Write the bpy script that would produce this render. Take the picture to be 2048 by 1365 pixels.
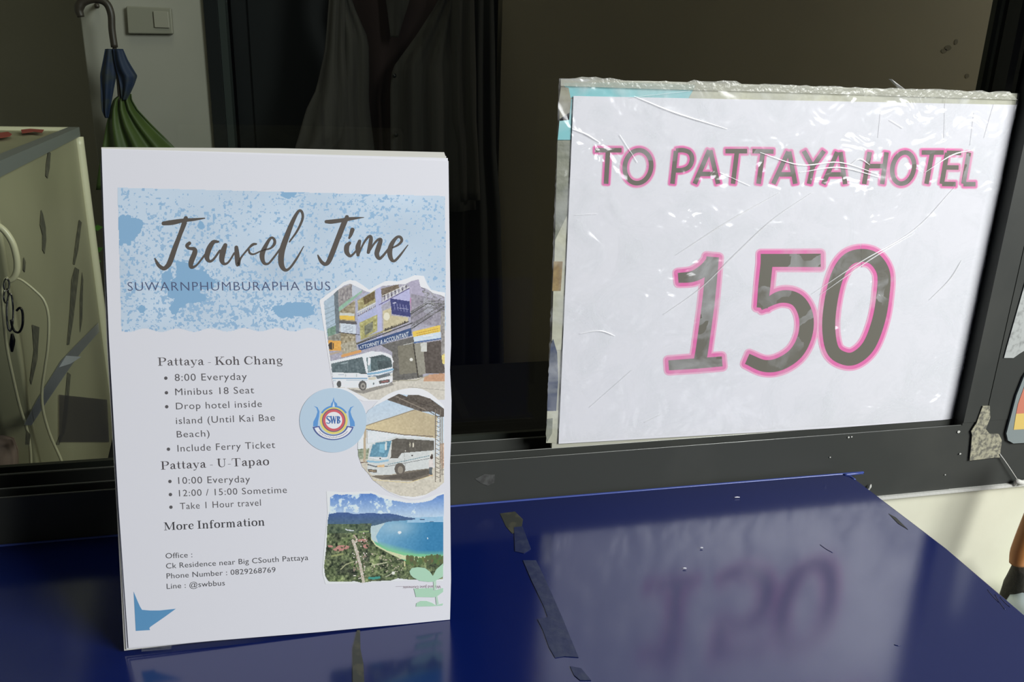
import bpy, math, random
import numpy as np
from mathutils import Vector, Matrix
random.seed(7); rng = np.random.default_rng(7)
for o in list(bpy.data.objects): bpy.data.objects.remove(o)
scn = bpy.context.scene; COL = scn.collection

# ------------------------------------------------------------------ camera
F = 1600.; CX, CY = 1024., 682.5
Rm = np.array([[0.97357857, -0.04041385, 0.22474761],
               [-0.22638537, -0.29972163, 0.92677754],
               [0.02990707, -0.95317032, -0.30095166]])      # camera axes (right, down, forward) in the world
K = 1.0345
CAM = np.array([0., -.6345, .3585])
cam = bpy.data.objects.new('camera', bpy.data.cameras.new('camera')); COL.objects.link(cam)
cam.data.sensor_width = 36; cam.data.lens = F / 2048 * 36; cam.data.clip_start = .01
cam.matrix_world = Matrix([[Rm[i, 0], -Rm[i, 1], -Rm[i, 2], CAM[i]] for i in range(3)] + [[0, 0, 0, 1]])
scn.camera = cam
# ------------------------------------------------------------------ light
w = bpy.data.worlds.new('World'); scn.world = w; w.use_nodes = True
w.node_tree.nodes['Background'].inputs[0].default_value = (.80, .88, 1, 1)
w.node_tree.nodes['Background'].inputs[1].default_value = .035
def area(name, loc, target, sx, sy, power, col):
    l = bpy.data.lights.new(name, 'AREA'); l.shape = 'RECTANGLE'; l.size = sx; l.size_y = sy; l.energy = power; l.color = col
    o = bpy.data.objects.new(name, l); COL.objects.link(o); o.location = loc
    o.rotation_euler = (Vector(target) - Vector(loc)).to_track_quat('-Z', 'Y').to_euler(); return o
area('street_daylight', (1.95, -1.75, 1.35), (.25, 0, .1), 1.3, 1.2, 103, (.97, .985, 1))
area('room_fill', (-.15, .45, 1.3), (-.4, .7, 0), .5, .5, 1.5, (1, .97, .74))  # dim warm overhead fill, added; no lamp seen there
area('right_wall_fill', (2.4, .72, .95), (1.9, 1.02, .5), .3, .3, 6.5, (1, .96, .85))  # added fill without a known lamp; brightens the brown wall towards the right
scn.view_settings.view_transform = 'Standard'; scn.view_settings.look = 'None'
scn.view_settings.gamma = 1; scn.view_settings.use_curve_mapping = False
scn.view_settings.exposure = 0.0

# ------------------------------------------------------------------ helpers
def lin(c):
    c = np.asarray(c, float) / 255
    return np.where(c <= .04045, c / 12.92, ((c + .055) / 1.055) ** 2.4)
def ray(p): return Rm @ np.array([(p[0] - CX) / F, (p[1] - CY) / F, 1.])
def onY(p, y): d = ray(p); return CAM + d * (y - CAM[1]) / d[1]      # point of a vertical plane y seen at a photo pixel
def onZ(p, z): d = ray(p); return CAM + d * (z - CAM[2]) / d[2]
def homog(src, dst):
    A = []
    for (x, y), (u, v) in zip(src, dst):
        A.append([x, y, 1, 0, 0, 0, -u * x, -u * y, -u]); A.append([0, 0, 0, x, y, 1, -v * x, -v * y, -v])
    return np.linalg.svd(np.array(A))[2][-1].reshape(3, 3)
def happly(H, p):
    p = np.asarray(p, float); q = np.c_[p, np.ones(len(p))] @ H.T; return q[:, :2] / q[:, 2:]

def mat(name, col, rough=.5, metal=0, spec=.5, noise=None, bump=None, coat=0, ior=1.5, trans=0, coat_rough=.03):
    m = bpy.data.materials.new(name); m.use_nodes = True; nt = m.node_tree; b = nt.nodes['Principled BSDF']
    b.inputs['Base Color'].default_value = (*col, 1); b.inputs['Roughness'].default_value = rough
    b.inputs['Metallic'].default_value = metal; b.inputs['Specular IOR Level'].default_value = spec
    b.inputs['IOR'].default_value = ior; b.inputs['Coat Weight'].default_value = coat; b.inputs['Coat Roughness'].default_value = coat_rough
    b.inputs['Transmission Weight'].default_value = trans
    tc = nt.nodes.new('ShaderNodeTexCoord')
    if noise:                                                        # (scale, second colour, low, high[, stretch])
        n = nt.nodes.new('ShaderNodeTexNoise'); n.inputs['Scale'].default_value = noise[0]; n.inputs['Detail'].default_value = 6
        r = nt.nodes.new('ShaderNodeMapRange'); r.inputs['From Min'].default_value = noise[2]; r.inputs['From Max'].default_value = noise[3]
        mx = nt.nodes.new('ShaderNodeMix'); mx.data_type = 'RGBA'
        mx.inputs[6].default_value = (*col, 1); mx.inputs[7].default_value = (*noise[1], 1)
        if len(noise) > 4:
            mp = nt.nodes.new('ShaderNodeMapping'); mp.inputs['Scale'].default_value = noise[4]
            nt.links.new(tc.outputs['Object'], mp.inputs[0]); nt.links.new(mp.outputs[0], n.inputs['Vector'])
        else: nt.links.new(tc.outputs['Object'], n.inputs['Vector'])
        nt.links.new(n.outputs[0], r.inputs[0]); nt.links.new(r.outputs[0], mx.inputs[0]); nt.links.new(mx.outputs[2], b.inputs['Base Color'])
    if bump:
        n = nt.nodes.new('ShaderNodeTexNoise'); n.inputs['Scale'].default_value = bump[0]; n.inputs['Detail'].default_value = 5
        bp = nt.nodes.new('ShaderNodeBump'); bp.inputs['Strength'].default_value = bump[1]; bp.inputs['Distance'].default_value = bump[2]
        nt.links.new(tc.outputs['Object'], n.inputs['Vector']); nt.links.new(n.outputs[0], bp.inputs['Height'])
        nt.links.new(bp.outputs[0], b.inputs['Normal'])
        if coat: nt.links.new(bp.outputs[0], b.inputs['Coat Normal'])
    return m
def clearmat(name, tint, gloss, rough, haze=0., bump=None, ior=1.45, hazecol=(.9, .92, .92), hazenoise=None, patchy=None):
    m = bpy.data.materials.new(name); m.use_nodes = True; nt = m.node_tree; nt.nodes.clear()
    out = nt.nodes.new('ShaderNodeOutputMaterial'); tr = nt.nodes.new('ShaderNodeBsdfTransparent'); tr.inputs[0].default_value = (*tint, 1)
    gl = nt.nodes.new('ShaderNodeBsdfGlossy'); gl.inputs['Roughness'].default_value = rough; gl.inputs[0].default_value = (gloss, gloss, gloss, 1)
    fr = nt.nodes.new('ShaderNodeLayerWeight'); fr.inputs[0].default_value = .5; r0 = ((ior - 1) / (ior + 1)) ** 2   # thin sheet: same from both sides
    pw = nt.nodes.new('ShaderNodeMath'); pw.operation = 'POWER'; pw.inputs[1].default_value = 5; nt.links.new(fr.outputs['Facing'], pw.inputs[0])
    ma = nt.nodes.new('ShaderNodeMath'); ma.operation = 'MULTIPLY_ADD'; ma.inputs[1].default_value = 1 - r0; ma.inputs[2].default_value = r0; nt.links.new(pw.outputs[0], ma.inputs[0])
    mx = nt.nodes.new('ShaderNodeMixShader'); nt.links.new(ma.outputs[0], mx.inputs[0])
    base = tr.outputs[0]
    if haze:
        df = nt.nodes.new('ShaderNodeBsdfDiffuse'); df.inputs[0].default_value = (*hazecol, 1)
        m2 = nt.nodes.new('ShaderNodeMixShader'); m2.inputs[0].default_value = haze
        if hazenoise:
            t_ = nt.nodes.new('ShaderNodeTexCoord'); n_ = nt.nodes.new('ShaderNodeTexNoise'); n_.inputs['Scale'].default_value = hazenoise; n_.inputs['Detail'].default_value = 7; n_.inputs['Distortion'].default_value = 1.2
            r_ = nt.nodes.new('ShaderNodeMapRange'); r_.inputs['From Min'].default_value = .42; r_.inputs['From Max'].default_value = .75; r_.inputs['To Min'].default_value = .02; r_.inputs['To Max'].default_value = haze * 4
            nt.links.new(t_.outputs['Object'], n_.inputs['Vector']); nt.links.new(n_.outputs[0], r_.inputs[0]); nt.links.new(r_.outputs[0], m2.inputs[0])
        nt.links.new(tr.outputs[0], m2.inputs[1]); nt.links.new(df.outputs[0], m2.inputs[2]); base = m2.outputs[0]
    nt.links.new(base, mx.inputs[1]); nt.links.new(gl.outputs[0], mx.inputs[2]); nt.links.new(mx.outputs[0], out.inputs[0])
    if bump:
        tc = nt.nodes.new('ShaderNodeTexCoord'); n = nt.nodes.new('ShaderNodeTexNoise'); n.inputs['Scale'].default_value = bump[0]; n.inputs['Detail'].default_value = 4
        bp = nt.nodes.new('ShaderNodeBump'); bp.inputs['Strength'].default_value = bump[1]; bp.inputs['Distance'].default_value = bump[2]
        nt.links.new(tc.outputs['Object'], n.inputs['Vector']); nt.links.new(n.outputs[0], bp.inputs['Height'])
        nt.links.new(bp.outputs[0], gl.inputs['Normal'])
        if patchy:                                                   # taut in places, crumpled in others
            n.inputs['Detail'].default_value = 2.2; n.inputs['Roughness'].default_value = .55; n.inputs['Distortion'].default_value = .8
            n3 = nt.nodes.new('ShaderNodeTexNoise'); n3.inputs['Scale'].default_value = patchy; n3.inputs['Detail'].default_value = 2; nt.links.new(tc.outputs['Object'], n3.inputs['Vector'])
            r3 = nt.nodes.new('ShaderNodeMapRange'); r3.inputs['From Min'].default_value = .37; r3.inputs['From Max'].default_value = .68; r3.inputs['To Min'].default_value = .12
            nt.links.new(n3.outputs[0], r3.inputs[0]); nt.links.new(r3.outputs[0], bp.inputs['Strength'])
    return m
def inkmat(name, rough=.55, spec=.4):
    m = mat(name, (1, 1, 1), rough, spec=spec); nt = m.node_tree
    a = nt.nodes.new('ShaderNodeVertexColor'); a.layer_name = 'Col'
    nt.links.new(a.outputs[0], nt.nodes['Principled BSDF'].inputs['Base Color']); return m

def link(name, me, m, parent=None, loc=(0, 0, 0)):
    o = bpy.data.objects.new(name, me); COL.objects.link(o)
    if m is not None: me.materials.append(m)
    if parent is not None: o.parent = parent
    else: o.location = loc
    return o
def origin(o):
    p = o; v = np.zeros(3)
    while p is not None: v += np.array(p.location); p = p.parent
    return v
def mesh(name, V, Fc, m, parent=None, loc=None, smooth=False):
    """V are world points; the object's origin is loc (or the parent's)."""
    V = np.asarray(V, float)
    if parent is not None: L = origin(parent)
    else: L = np.array(loc if loc is not None else [(V[:, 0].min() + V[:, 0].max()) / 2, (V[:, 1].min() + V[:, 1].max()) / 2, V[:, 2].min()])
    me = bpy.data.meshes.new(name); me.from_pydata([tuple(v) for v in (V - L)], [], [tuple(int(i) for i in f) for f in Fc]); me.update()
    if smooth: me.polygons.foreach_set('use_smooth', [True] * len(me.polygons))
    return link(name, me, m, parent, tuple(L))
def empty(name, loc):
    o = bpy.data.objects.new(name, None); COL.objects.link(o); o.location = loc; o.empty_display_size = .02; return o
def tag(o, label, cat, group=None, kind=None):
    o['label'] = label; o['category'] = cat
    if group: o['group'] = group
    if kind: o['kind'] = kind
    return o
def struct(o): o['kind'] = 'structure'; return o
def boxVF(x0, x1, y0, y1, z0, z1):
    V = [(x, y, z) for x in (x0, x1) for y in (y0, y1) for z in (z0, z1)]
    return V, [(0, 1, 3, 2), (4, 6, 7, 5), (0, 4, 5, 1), (2, 3, 7, 6), (0, 2, 6, 4), (1, 5, 7, 3)]
def box(name, b, m, parent=None, bev=0):
    o = mesh(name, *boxVF(*b), m, parent)
    if bev: bevel(o, bev)
    return o
def bevel(o, wd, seg=3, ang=30):
    md = o.modifiers.new('bevel', 'BEVEL'); md.width = wd; md.segments = seg; md.limit_method = 'ANGLE'; md.angle_limit = math.radians(ang)
    o.data.polygons.foreach_set('use_smooth', [True] * len(o.data.polygons))
    wn = o.modifiers.new('wn', 'WEIGHTED_NORMAL'); wn.keep_sharp = True
def prism(name, P, depthvec, m, parent=None, loc=None):
    """closed polygon P (world 3D) thickened by depthvec"""
    P = np.asarray(P, float); n = len(P); V = np.r_[P, P + np.asarray(depthvec)]
    Fc = [tuple(range(n))[::-1], tuple(range(n, 2 * n))] + [(i, (i + 1) % n, n + (i + 1) % n, n + i) for i in range(n)]
    return mesh(name, V, Fc, m, parent, loc)
def extrude_x(name, prof, x0, x1, m, parent=None):
    """profile of (y,z) swept along x"""
    n = len(prof); V = [(x0, y, z) for y, z in prof] + [(x1, y, z) for y, z in prof]
    Fc = [tuple(range(n)), tuple(range(n, 2 * n))[::-1]] + [(i, n + i, n + (i + 1) % n, (i + 1) % n) for i in range(n)]
    return mesh(name, V, Fc, m, parent)
def spline(pts, n=8):
    P = np.asarray(pts, float)
    if len(P) < 3: return P
    P = np.r_[[2 * P[0] - P[1]], P, [2 * P[-1] - P[-2]]]; out = []
    for i in range(1, len(P) - 2):
        for t in np.linspace(0, 1, n, endpoint=False):
            out.append(.5 * (2 * P[i] + (P[i + 1] - P[i - 1]) * t + (2 * P[i - 1] - 5 * P[i] + 4 * P[i + 1] - P[i + 2]) * t * t + (3 * P[i] - P[i - 1] - 3 * P[i + 1] + P[i + 2]) * t ** 3))
    out.append(P[-2]); return np.array(out)
def tubeVF(pts, r, seg=10, n=8, close=False):
    P = spline(pts, n) if not close else np.asarray(pts, float)
    R_ = np.interp(np.linspace(0, 1, len(P)), np.linspace(0, 1, len(r)), r) if np.ndim(r) else np.full(len(P), r)
    T = np.gradient(P, axis=0)
    if close: T = np.roll(P, -1, 0) - np.roll(P, 1, 0)
    T /= np.linalg.norm(T, axis=1)[:, None]
    u = np.cross(T[0], [0.31, .2, .93]); u /= np.linalg.norm(u); V = []
    for i in range(len(P)):
        u = u - T[i] * (u @ T[i]); u /= np.linalg.norm(u); v = np.cross(T[i], u)
        for k in range(seg):
            a = 2 * math.pi * k / seg; V.append(P[i] + R_[i] * (math.cos(a) * u + math.sin(a) * v))
    Fc = []; m_ = len(P); rows = m_ if close else m_ - 1
    for i in range(rows):
        j = (i + 1) % m_
        for k in range(seg): Fc.append((i * seg + k, i * seg + (k + 1) % seg, j * seg + (k + 1) % seg, j * seg + k))
    if not close: Fc += [tuple(range(seg))[::-1], tuple((m_ - 1) * seg + k for k in range(seg))]
    return V, Fc
def tube(name, pts, r, m, parent=None, seg=10, n=8, close=False, loc=None):
    V, Fc = tubeVF(pts, r, seg, n, close); return mesh(name, V, Fc, m, parent, loc, smooth=True)
def solid(o, t):
    md = o.modifiers.new('solid', 'SOLIDIFY'); md.thickness = t; md.offset = 0

# ---- flat print: shapes collected in photo-pixel units, mapped onto a sheet
class Print:
    def __init__(s): s.V = []; s.F = []; s.C = []; s.L = []; s.n = 0
    def add(s, pts, faces, col, lay):
        pts = np.asarray(pts, float); s.V.append(pts); s.F += [tuple(int(i) + s.n for i in f) for f in faces]
        s.C.append(np.tile(np.asarray(col, float), (len(pts), 1)) if np.ndim(col) == 1 else np.asarray(col, float)); s.L.append(np.full(len(pts), float(lay) + ((len(s.V) * .6180339) % 1) * .9)); s.n += len(pts)
    def poly(s, pts, col, lay):
        s.add(pts, [tuple(range(len(pts)))], col, lay)
    def ribbon(s, pts, col, lay, extra=0, smooth=True, wk=1., flat=False):
        P = np.asarray(pts, float)
        Q = spline(P, 7) if smooth and len(P) > 2 else P
        xy = Q[:, :2]; wd = (Q[:, 2] * wk + extra) / 2
        T = np.gradient(xy, axis=0); T /= np.maximum(np.linalg.norm(T, axis=1), 1e-9)[:, None]; N = np.c_[-T[:, 1], T[:, 0]]
        A = xy + N * wd[:, None]; B = xy - N * wd[:, None]; n = len(xy)
        s.add(np.r_[A, B], [(i, i + 1, n + i + 1, n + i) for i in range(n - 1)], col, lay)
        if not flat:
            for q, r in ([(xy[0], wd[0]), (xy[-1], wd[-1])] if smooth or len(P) < 3 else list(zip(xy, wd))): s.disc(q, r, col, lay, 14)
    def outlined(s, pts, ex, col, lay, smooth):
        """pen stroke with square ends, grown by ex all round with rounded corners"""
        s.ribbon(pts, col, lay, extra=2 * ex, smooth=smooth, flat=True)
        if not ex: return
        Q = np.asarray(pts, float)
        for a, b in ((Q[0], Q[1]), (Q[-1], Q[-2])):
            t = (a[:2] - b[:2]) / np.linalg.norm(a[:2] - b[:2]); n = np.array([-t[1], t[0]]) * a[2] / 2
            s.poly([a[:2] + n, a[:2] - n, a[:2] - n + t * ex, a[:2] + n + t * ex], col, lay)
            s.disc(a[:2] + n, ex, col, lay, 14); s.disc(a[:2] - n, ex, col, lay, 14)
    def disc(s, c, r, col, lay, n=28, ry=None):
        a = np.linspace(0, 2 * math.pi, n, endpoint=False); s.poly(np.c_[c[0] + r * np.cos(a), c[1] + (ry or r) * np.sin(a)], col, lay)
    def ring(s, pts, wd, col, lay, n=10):
        P = np.asarray(pts, float); P = np.r_[P[-2:], P, P[:3]]; Q = spline(P, n); Q = Q[2 * n:-2 * n] if len(Q) > 5 * n else Q
        T = np.gradient(Q, axis=0); T /= np.linalg.norm(T, axis=1)[:, None]; N = np.c_[-T[:, 1], T[:, 0]]; k = len(Q)
        s.add(np.r_[Q + N * wd / 2, Q - N * wd / 2], [(i, i + 1, k + i + 1, k + i) for i in range(k - 1)], col, lay)
    def build(s, name, place, m, parent):
        V = np.concatenate(s.V); C = np.concatenate(s.C); W = place(V, np.concatenate(s.L)) - origin(parent)
        me = bpy.data.meshes.new(name); me.from_pydata(W.tolist(), [], s.F)
        a = me.color_attributes.new('Col', 'FLOAT_COLOR', 'POINT'); a.data.foreach_set('color', np.c_[C, np.ones(len(C))].ravel().astype(np.float32))
        me.update(); return link(name, me, m, parent)
def ink(c, paper=(216, 217, 224), alb=.8):
    return np.clip(lin(c) / lin(paper) * alb, 0, .9)
class Pic:
    """a printed photograph painted cell by cell; coordinates in a local frame (origin, scale) of photo pixels"""
    def __init__(s, org, sc, x0, y0, x1, y1, step):
        s.org = org; s.sc = sc; s.x0, s.y0, s.step = x0, y0, step
        s.w = int((x1 - x0) / step); s.h = int((y1 - y0) / step)
        s.X, s.Y = np.meshgrid(x0 + (np.arange(s.w) + .5) * step, y0 + (np.arange(s.h) + .5) * step)
        s.A = np.zeros((s.h, s.w, 3)); s.M = np.zeros((s.h, s.w), bool)
    def inside(s, P):
        P = np.asarray(P, float); r = np.zeros(s.X.shape, bool); j = len(P) - 1
        for i in range(len(P)):
            (xi, yi), (xj, yj) = P[i], P[j]
            if yi != yj: r ^= ((yi > s.Y) != (yj > s.Y)) & (s.X < (xj - xi) * (s.Y - yi) / (yj - yi) + xi)
            j = i
        return r
    def poly(s, P, c, nz=0, c2=None, gs=None):
        k = s.inside(P) if P is not None else np.ones(s.X.shape, bool); s.fill(k, c, nz, c2, gs)
    def fill(s, k, c, nz=0, c2=None, gs=None):
        col = np.tile(np.asarray(c, float), (*s.X.shape, 1))
        if c2 is not None:                                          # blend c -> c2 along gs = ((x,y),(x,y))
            (ax, ay), (bx, by) = gs; t = ((s.X - ax) * (bx - ax) + (s.Y - ay) * (by - ay)) / ((bx - ax) ** 2 + (by - ay) ** 2)
            t = np.clip(t, 0, 1)[..., None]; col = col * (1 - t) + np.asarray(c2, float) * t
        if nz: col = col + blob(s.X.shape, 3)[..., None] * nz
        s.A[k] = col[k]
    def line(s, P, wd, c):
        for (ax, ay), (bx, by) in zip(P[:-1], P[1:]):
            L = max((bx - ax) ** 2 + (by - ay) ** 2, 1e-6); t = np.clip(((s.X - ax) * (bx - ax) + (s.Y - ay) * (by - ay)) / L, 0, 1)
            s.A[np.hypot(s.X - ax - t * (bx - ax), s.Y - ay - t * (by - ay)) < wd / 2] = c
    def ell(s, c, rx, ry, col): s.A[((s.X - c[0]) / rx) ** 2 + ((s.Y - c[1]) / ry) ** 2 < 1] = col
    def build(s, name, place, m, parent, lay, off=0.):
        idx = -np.ones((s.h + 1, s.w + 1), int); k = s.M; use = np.zeros_like(idx, bool)
        use[:-1, :-1] |= k; use[1:, :-1] |= k; use[:-1, 1:] |= k; use[1:, 1:] |= k
        idx[use] = np.arange(use.sum()); yy, xx = np.nonzero(use)
        px = np.c_[s.org[0] + (s.x0 + xx * s.step) / s.sc, s.org[1] + (s.y0 + yy * s.step) / s.sc]
        W = place(px, np.full(len(px), float(lay))) - origin(parent); fy, fx = np.nonzero(k)
        Q = np.c_[idx[fy, fx], idx[fy + 1, fx], idx[fy + 1, fx + 1], idx[fy, fx + 1]]; nf = len(Q)
        me = bpy.data.meshes.new(name); me.vertices.add(len(W)); me.vertices.foreach_set('co', W.ravel().astype(np.float32))
        me.loops.add(nf * 4); me.loops.foreach_set('vertex_index', Q.ravel().astype(np.int32)); me.polygons.add(nf)
        me.polygons.foreach_set('loop_start', np.arange(0, nf * 4, 4, dtype=np.int32)); me.update(calc_edges=True)
        a = me.color_attributes.new('Col', 'FLOAT_COLOR', 'CORNER'); C = ink(np.clip(s.A[k], 0, 255))
        a.data.foreach_set('color', np.repeat(np.c_[C, np.ones(nf)], 4, axis=0).ravel().astype(np.float32))
        me.validate(); return link(name, me, m, parent)
def blob(shape, size, oct_=1):
    out = np.zeros(shape)
    for o_ in range(oct_):
        sz = max(size / 2 ** o_, 1); gh, gw = int(shape[0] / sz) + 3, int(shape[1] / sz) + 3; g = rng.standard_normal((gh, gw))
        y = np.arange(shape[0]) / sz; x = np.arange(shape[1]) / sz; iy = y.astype(int); ix = x.astype(int); fy = (y - iy)[:, None]; fx = (x - ix)[None]
        fy = fy * fy * (3 - 2 * fy); fx = fx * fx * (3 - 2 * fx)
        out += ((g[np.ix_(iy, ix)] * (1 - fx) + g[np.ix_(iy, ix + 1)] * fx) * (1 - fy) + (g[np.ix_(iy + 1, ix)] * (1 - fx) + g[np.ix_(iy + 1, ix + 1)] * fx) * fy) / 1.6 ** o_
    return out
_tm = {}
def textmesh(txt, offset, spacing):
    c = bpy.data.curves.new('t', 'FONT'); c.body = txt; c.size = 1; c.offset = offset; c.space_character = spacing; c.resolution_u = 3; c.fill_mode = 'FRONT'
    o = bpy.data.objects.new('t', c); COL.objects.link(o); dg = bpy.context.evaluated_depsgraph_get(); me = o.evaluated_get(dg).to_mesh()
    V = np.array([v.co[:2] for v in me.vertices]); Fc = [tuple(p.vertices) for p in me.polygons]
    bpy.data.objects.remove(o); bpy.data.curves.remove(c); return V, Fc
CAPH = None
def text_on(pr, txt, p0, p1, cap, col, lay, offset=-.012, spacing=1.05):
    """default vector font, fitted between two baseline points, cap = capital height in photo pixels"""
    global CAPH
    if CAPH is None: CAPH = textmesh('H', 0, 1)[0][:, 1].max()
    V, Fc = textmesh(txt, offset, spacing); x0, x1 = V[:, 0].min(), V[:, 0].max()
    p0 = np.array(p0, float); p1 = np.array(p1, float); d = (p1 - p0) / (x1 - x0)
    un = np.array([-.055, -1.]) ; un /= np.linalg.norm(un)
    W = p0 + (V[:, :1] - x0) * d + V[:, 1:] * un * (cap / CAPH)
    pr.add(W, Fc, col, lay)

# serif display letters as pen strokes (x, y, pen width), cap height 1
TK, TN = .2, .065
def sf(x0, x1, y): return [(x0, y, .06), (x1, y, .06)]
SER = {
 'P': (.86, [[(.22, .02, TK), (.22, .98, TK)], [(.22, .96, .05), (.5, .96, .06), (.72, .86, .15), (.76, .73, .2), (.7, .58, .14), (.5, .48, .06), (.22, .48, .05)], sf(.02, .45, .03), sf(.02, .3, .97)]),
 'K': (1.0, [[(.22, .02, TK), (.22, .98, TK)], [(.27, .38, .06), (.78, .96, .06)], [(.45, .56, .17), (.82, .04, .2)], sf(.02, .42, .03), sf(.02, .42, .97), sf(.6, .95, .97), sf(.62, 1.0, .03)]),
 'C': (1.0, [[(.88, .72, .1), (.76, .9, .07), (.55, .98, .07), (.3, .86, .16), (.17, .5, .22), (.28, .14, .16), (.55, .02, .07), (.76, .08, .06), (.9, .28, .05)], [(.88, .68, .05), (.88, .98, .05)]]),
 'U': (1.05, [[(.24, .97, TK), (.24, .35, TK), (.34, .1, .13), (.52, .02, .07), (.74, .1, .06), (.8, .35, .06), (.8, .97, .06)], sf(.04, .44, .97), sf(.66, .96, .97)]),
 'T': (.92, [[(.45, .02, TK), (.45, .97, TK)], sf(.03, .87, .96), [(.05, .97, .06), (.03, .72, .03)], [(.85, .97, .06), (.87, .72, .03)], sf(.26, .64, .03)]),
 'M': (1.25, [[(.16, .02, .06), (.16, .97, .06)], [(.2, .97, .19), (.56, .08, .17)], [(.56, .08, .06), (.98, .97, .06)], [(1.02, .02, TK), (1.02, .97, TK)], sf(.0, .32, .03), sf(.0, .28, .97), sf(.84, 1.2, .03), sf(.95, 1.2, .97)]),
 'I': (.5, [[(.24, .02, TK), (.24, .98, TK)], sf(.04, .44, .03), sf(.04, .44, .97)]),
 'a': (.66, [[(.14, .5, .13), (.28, .65, .07), (.42, .6, .14), (.47, .45, .18), (.47, .14, .17), (.55, .04, .08), (.66, .07, .04)], [(.46, .4, .05), (.24, .33, .11), (.14, .17, .17), (.24, .04, .09), (.46, .12, .04)]]),
 't': (.45, [[(.22, .88, .08), (.22, .64, .17), (.22, .18, .17), (.3, .04, .08), (.44, .1, .04)], sf(.04, .42, .63)]),
 'y': (.66, [[(.12, .62, .17), (.36, .05, .15)], [(.58, .62, .05), (.34, -.02, .05), (.24, -.2, .06), (.1, -.22, .12)], sf(.0, .28, .63), sf(.46, .68, .63)]),
 'o': (.7, [[(.35, .65, .07), (.16, .54, .15), (.11, .33, .19), (.16, .12, .15), (.35, .01, .07), (.54, .12, .15), (.58, .33, .19), (.54, .54, .15), (.35, .65, .07)]]),
 'h': (.74, [[(.17, .02, .18), (.17, .98, .18)], [(.22, .48, .05), (.4, .64, .09), (.53, .5, .17), (.54, .02, .17)], sf(.02, .32, .03), sf(.42, .68, .03), sf(.02, .2, .97)]),
 'n': (.74, [[(.17, .02, .18), (.17, .64, .18)], [(.22, .48, .05), (.4, .64, .09), (.53, .5, .17), (.54, .02, .17)], sf(.02, .32, .03), sf(.42, .68, .03), sf(.02, .2, .63)]),
 'm': (1.08, [[(.17, .02, .17), (.17, .64, .17)], [(.22, .48, .05), (.38, .64, .09), (.5, .5, .16), (.51, .02, .16)], [(.56, .48, .05), (.72, .64, .09), (.84, .5, .16), (.85, .02, .16)], sf(.02, .3, .03), sf(.4, .62, .03), sf(.74, 1., .03), sf(.02, .2, .63)]),
 'g': (.66, [[(.3, .65, .07), (.14, .56, .13), (.11, .44, .15), (.16, .3, .12), (.3, .24, .06), (.44, .32, .12), (.48, .44, .15), (.44, .58, .12), (.3, .65, .07)], [(.18, .25, .05), (.13, .12, .1), (.4, .05, .13), (.56, -.08, .1), (.4, -.24, .07), (.12, -.2, .09), (.12, -.02, .05)], [(.48, .56, .04), (.62, .62, .08)]]),
 'r': (.52, [[(.17, .02, .18), (.17, .64, .18)], [(.22, .46, .05), (.34, .62, .07), (.46, .58, .13)], sf(.02, .36, .03), sf(.02, .2, .63)]),
 'e': (.64, [[(.13, .36, .05), (.54, .36, .05)], [(.53, .37, .08), (.5, .56, .13), (.34, .65, .07), (.16, .52, .15), (.12, .3, .19), (.2, .1, .14), (.38, .02, .07), (.58, .16, .04)]]),
 'f': (.46, [[(.2, .02, .17), (.2, .76, .17), (.28, .94, .09), (.4, .97, .07), (.48, .9, .12)], sf(.02, .4, .63), sf(.04, .38, .03)]),
 'i': (.38, [[(.19, .02, .18), (.19, .64, .18)], [(.19, .88, .17), (.19, .885, .171)], sf(.03, .35, .03), sf(.04, .2, .63)]),
 'p': (.74, [[(.17, -.26, .18), (.17, .64, .18)], [(.2, .56, .05), (.4, .65, .08), (.57, .5, .16), (.6, .33, .18), (.55, .12, .14), (.4, .01, .07), (.2, .1, .05)], sf(.02, .34, -.25), sf(.02, .2, .63)]),
 '-': (.42, [[(.06, .3, .05), (.34, .3, .05)]]), ' ': (.26, [])}
def serif(pr, txt, p0, p1, cap, col, lay):
    tot = sum(SER[c][0] + .03 for c in txt); p0 = np.array(p0, float); p1 = np.array(p1, float); d = (p1 - p0) / tot; k = np.linalg.norm(d) / cap
    un = np.array([-.055, -1.]); x = 0
    for c in txt:
        adv, st = SER[c]
        for s_ in st:
            s2 = [(*(p0 + (x + a) * d + un * b * cap), w_ * cap * .92) for a, b, w_ in s_]; pr.ribbon(s2, col, lay, flat=(len(s_) == 2 and abs(s_[0][1] - s_[1][1]) + abs(s_[0][0] - s_[1][0]) > .01))
        x += adv + .03

# ------------------------------------------------------------------ materials
M = {}
M['frame'] = mat('anodised_charcoal', (.044, .047, .041), .55, .0, .3, noise=(9, (.062, .064, .055), .45, .75), bump=(400, .05, .0002))
M['frame_dark'] = mat('black_gloss_aluminium', (.006, .006, .006), .22, 0, .5, bump=(60, .05, .0003))
M['wall'] = mat('cream_painted_wall', (.74, .73, .56), .7, noise=(6, (.62, .6, .45), .5, .8), bump=(150, .15, .0006))
M['caulk'] = mat('white_caulk', (.62, .62, .56), .6, bump=(300, .4, .001))
M['counter'] = mat('blue_gloss_paint', (.002, .009, .088), .15, 0, .5, noise=(5, (.004, .012, .095), .4, .8), bump=(70, .02, .0004), ior=1.8)
M['inner_grey'] = mat('grey_inner_wall', (.5, .48, .40), .85, noise=(2.5, (.42, .40, .32), .4, .7))
M['inner_white'] = mat('offwhite_inner_wall', (.36, .35, .30), .85, noise=(3, (.30, .30, .25), .4, .7))
M['inner_brown'] = mat('brown_grey_inner_wall', (.30, .265, .20), .8, noise=(2, (.26, .23, .175), .4, .7))
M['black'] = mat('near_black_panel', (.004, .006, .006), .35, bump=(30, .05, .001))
M['dark'] = mat('dark_void', (.008, .008, .008), .8)
M['greenstrip'] = mat('green_grey_glass_edge', (.015, .024, .02), .5)
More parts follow.
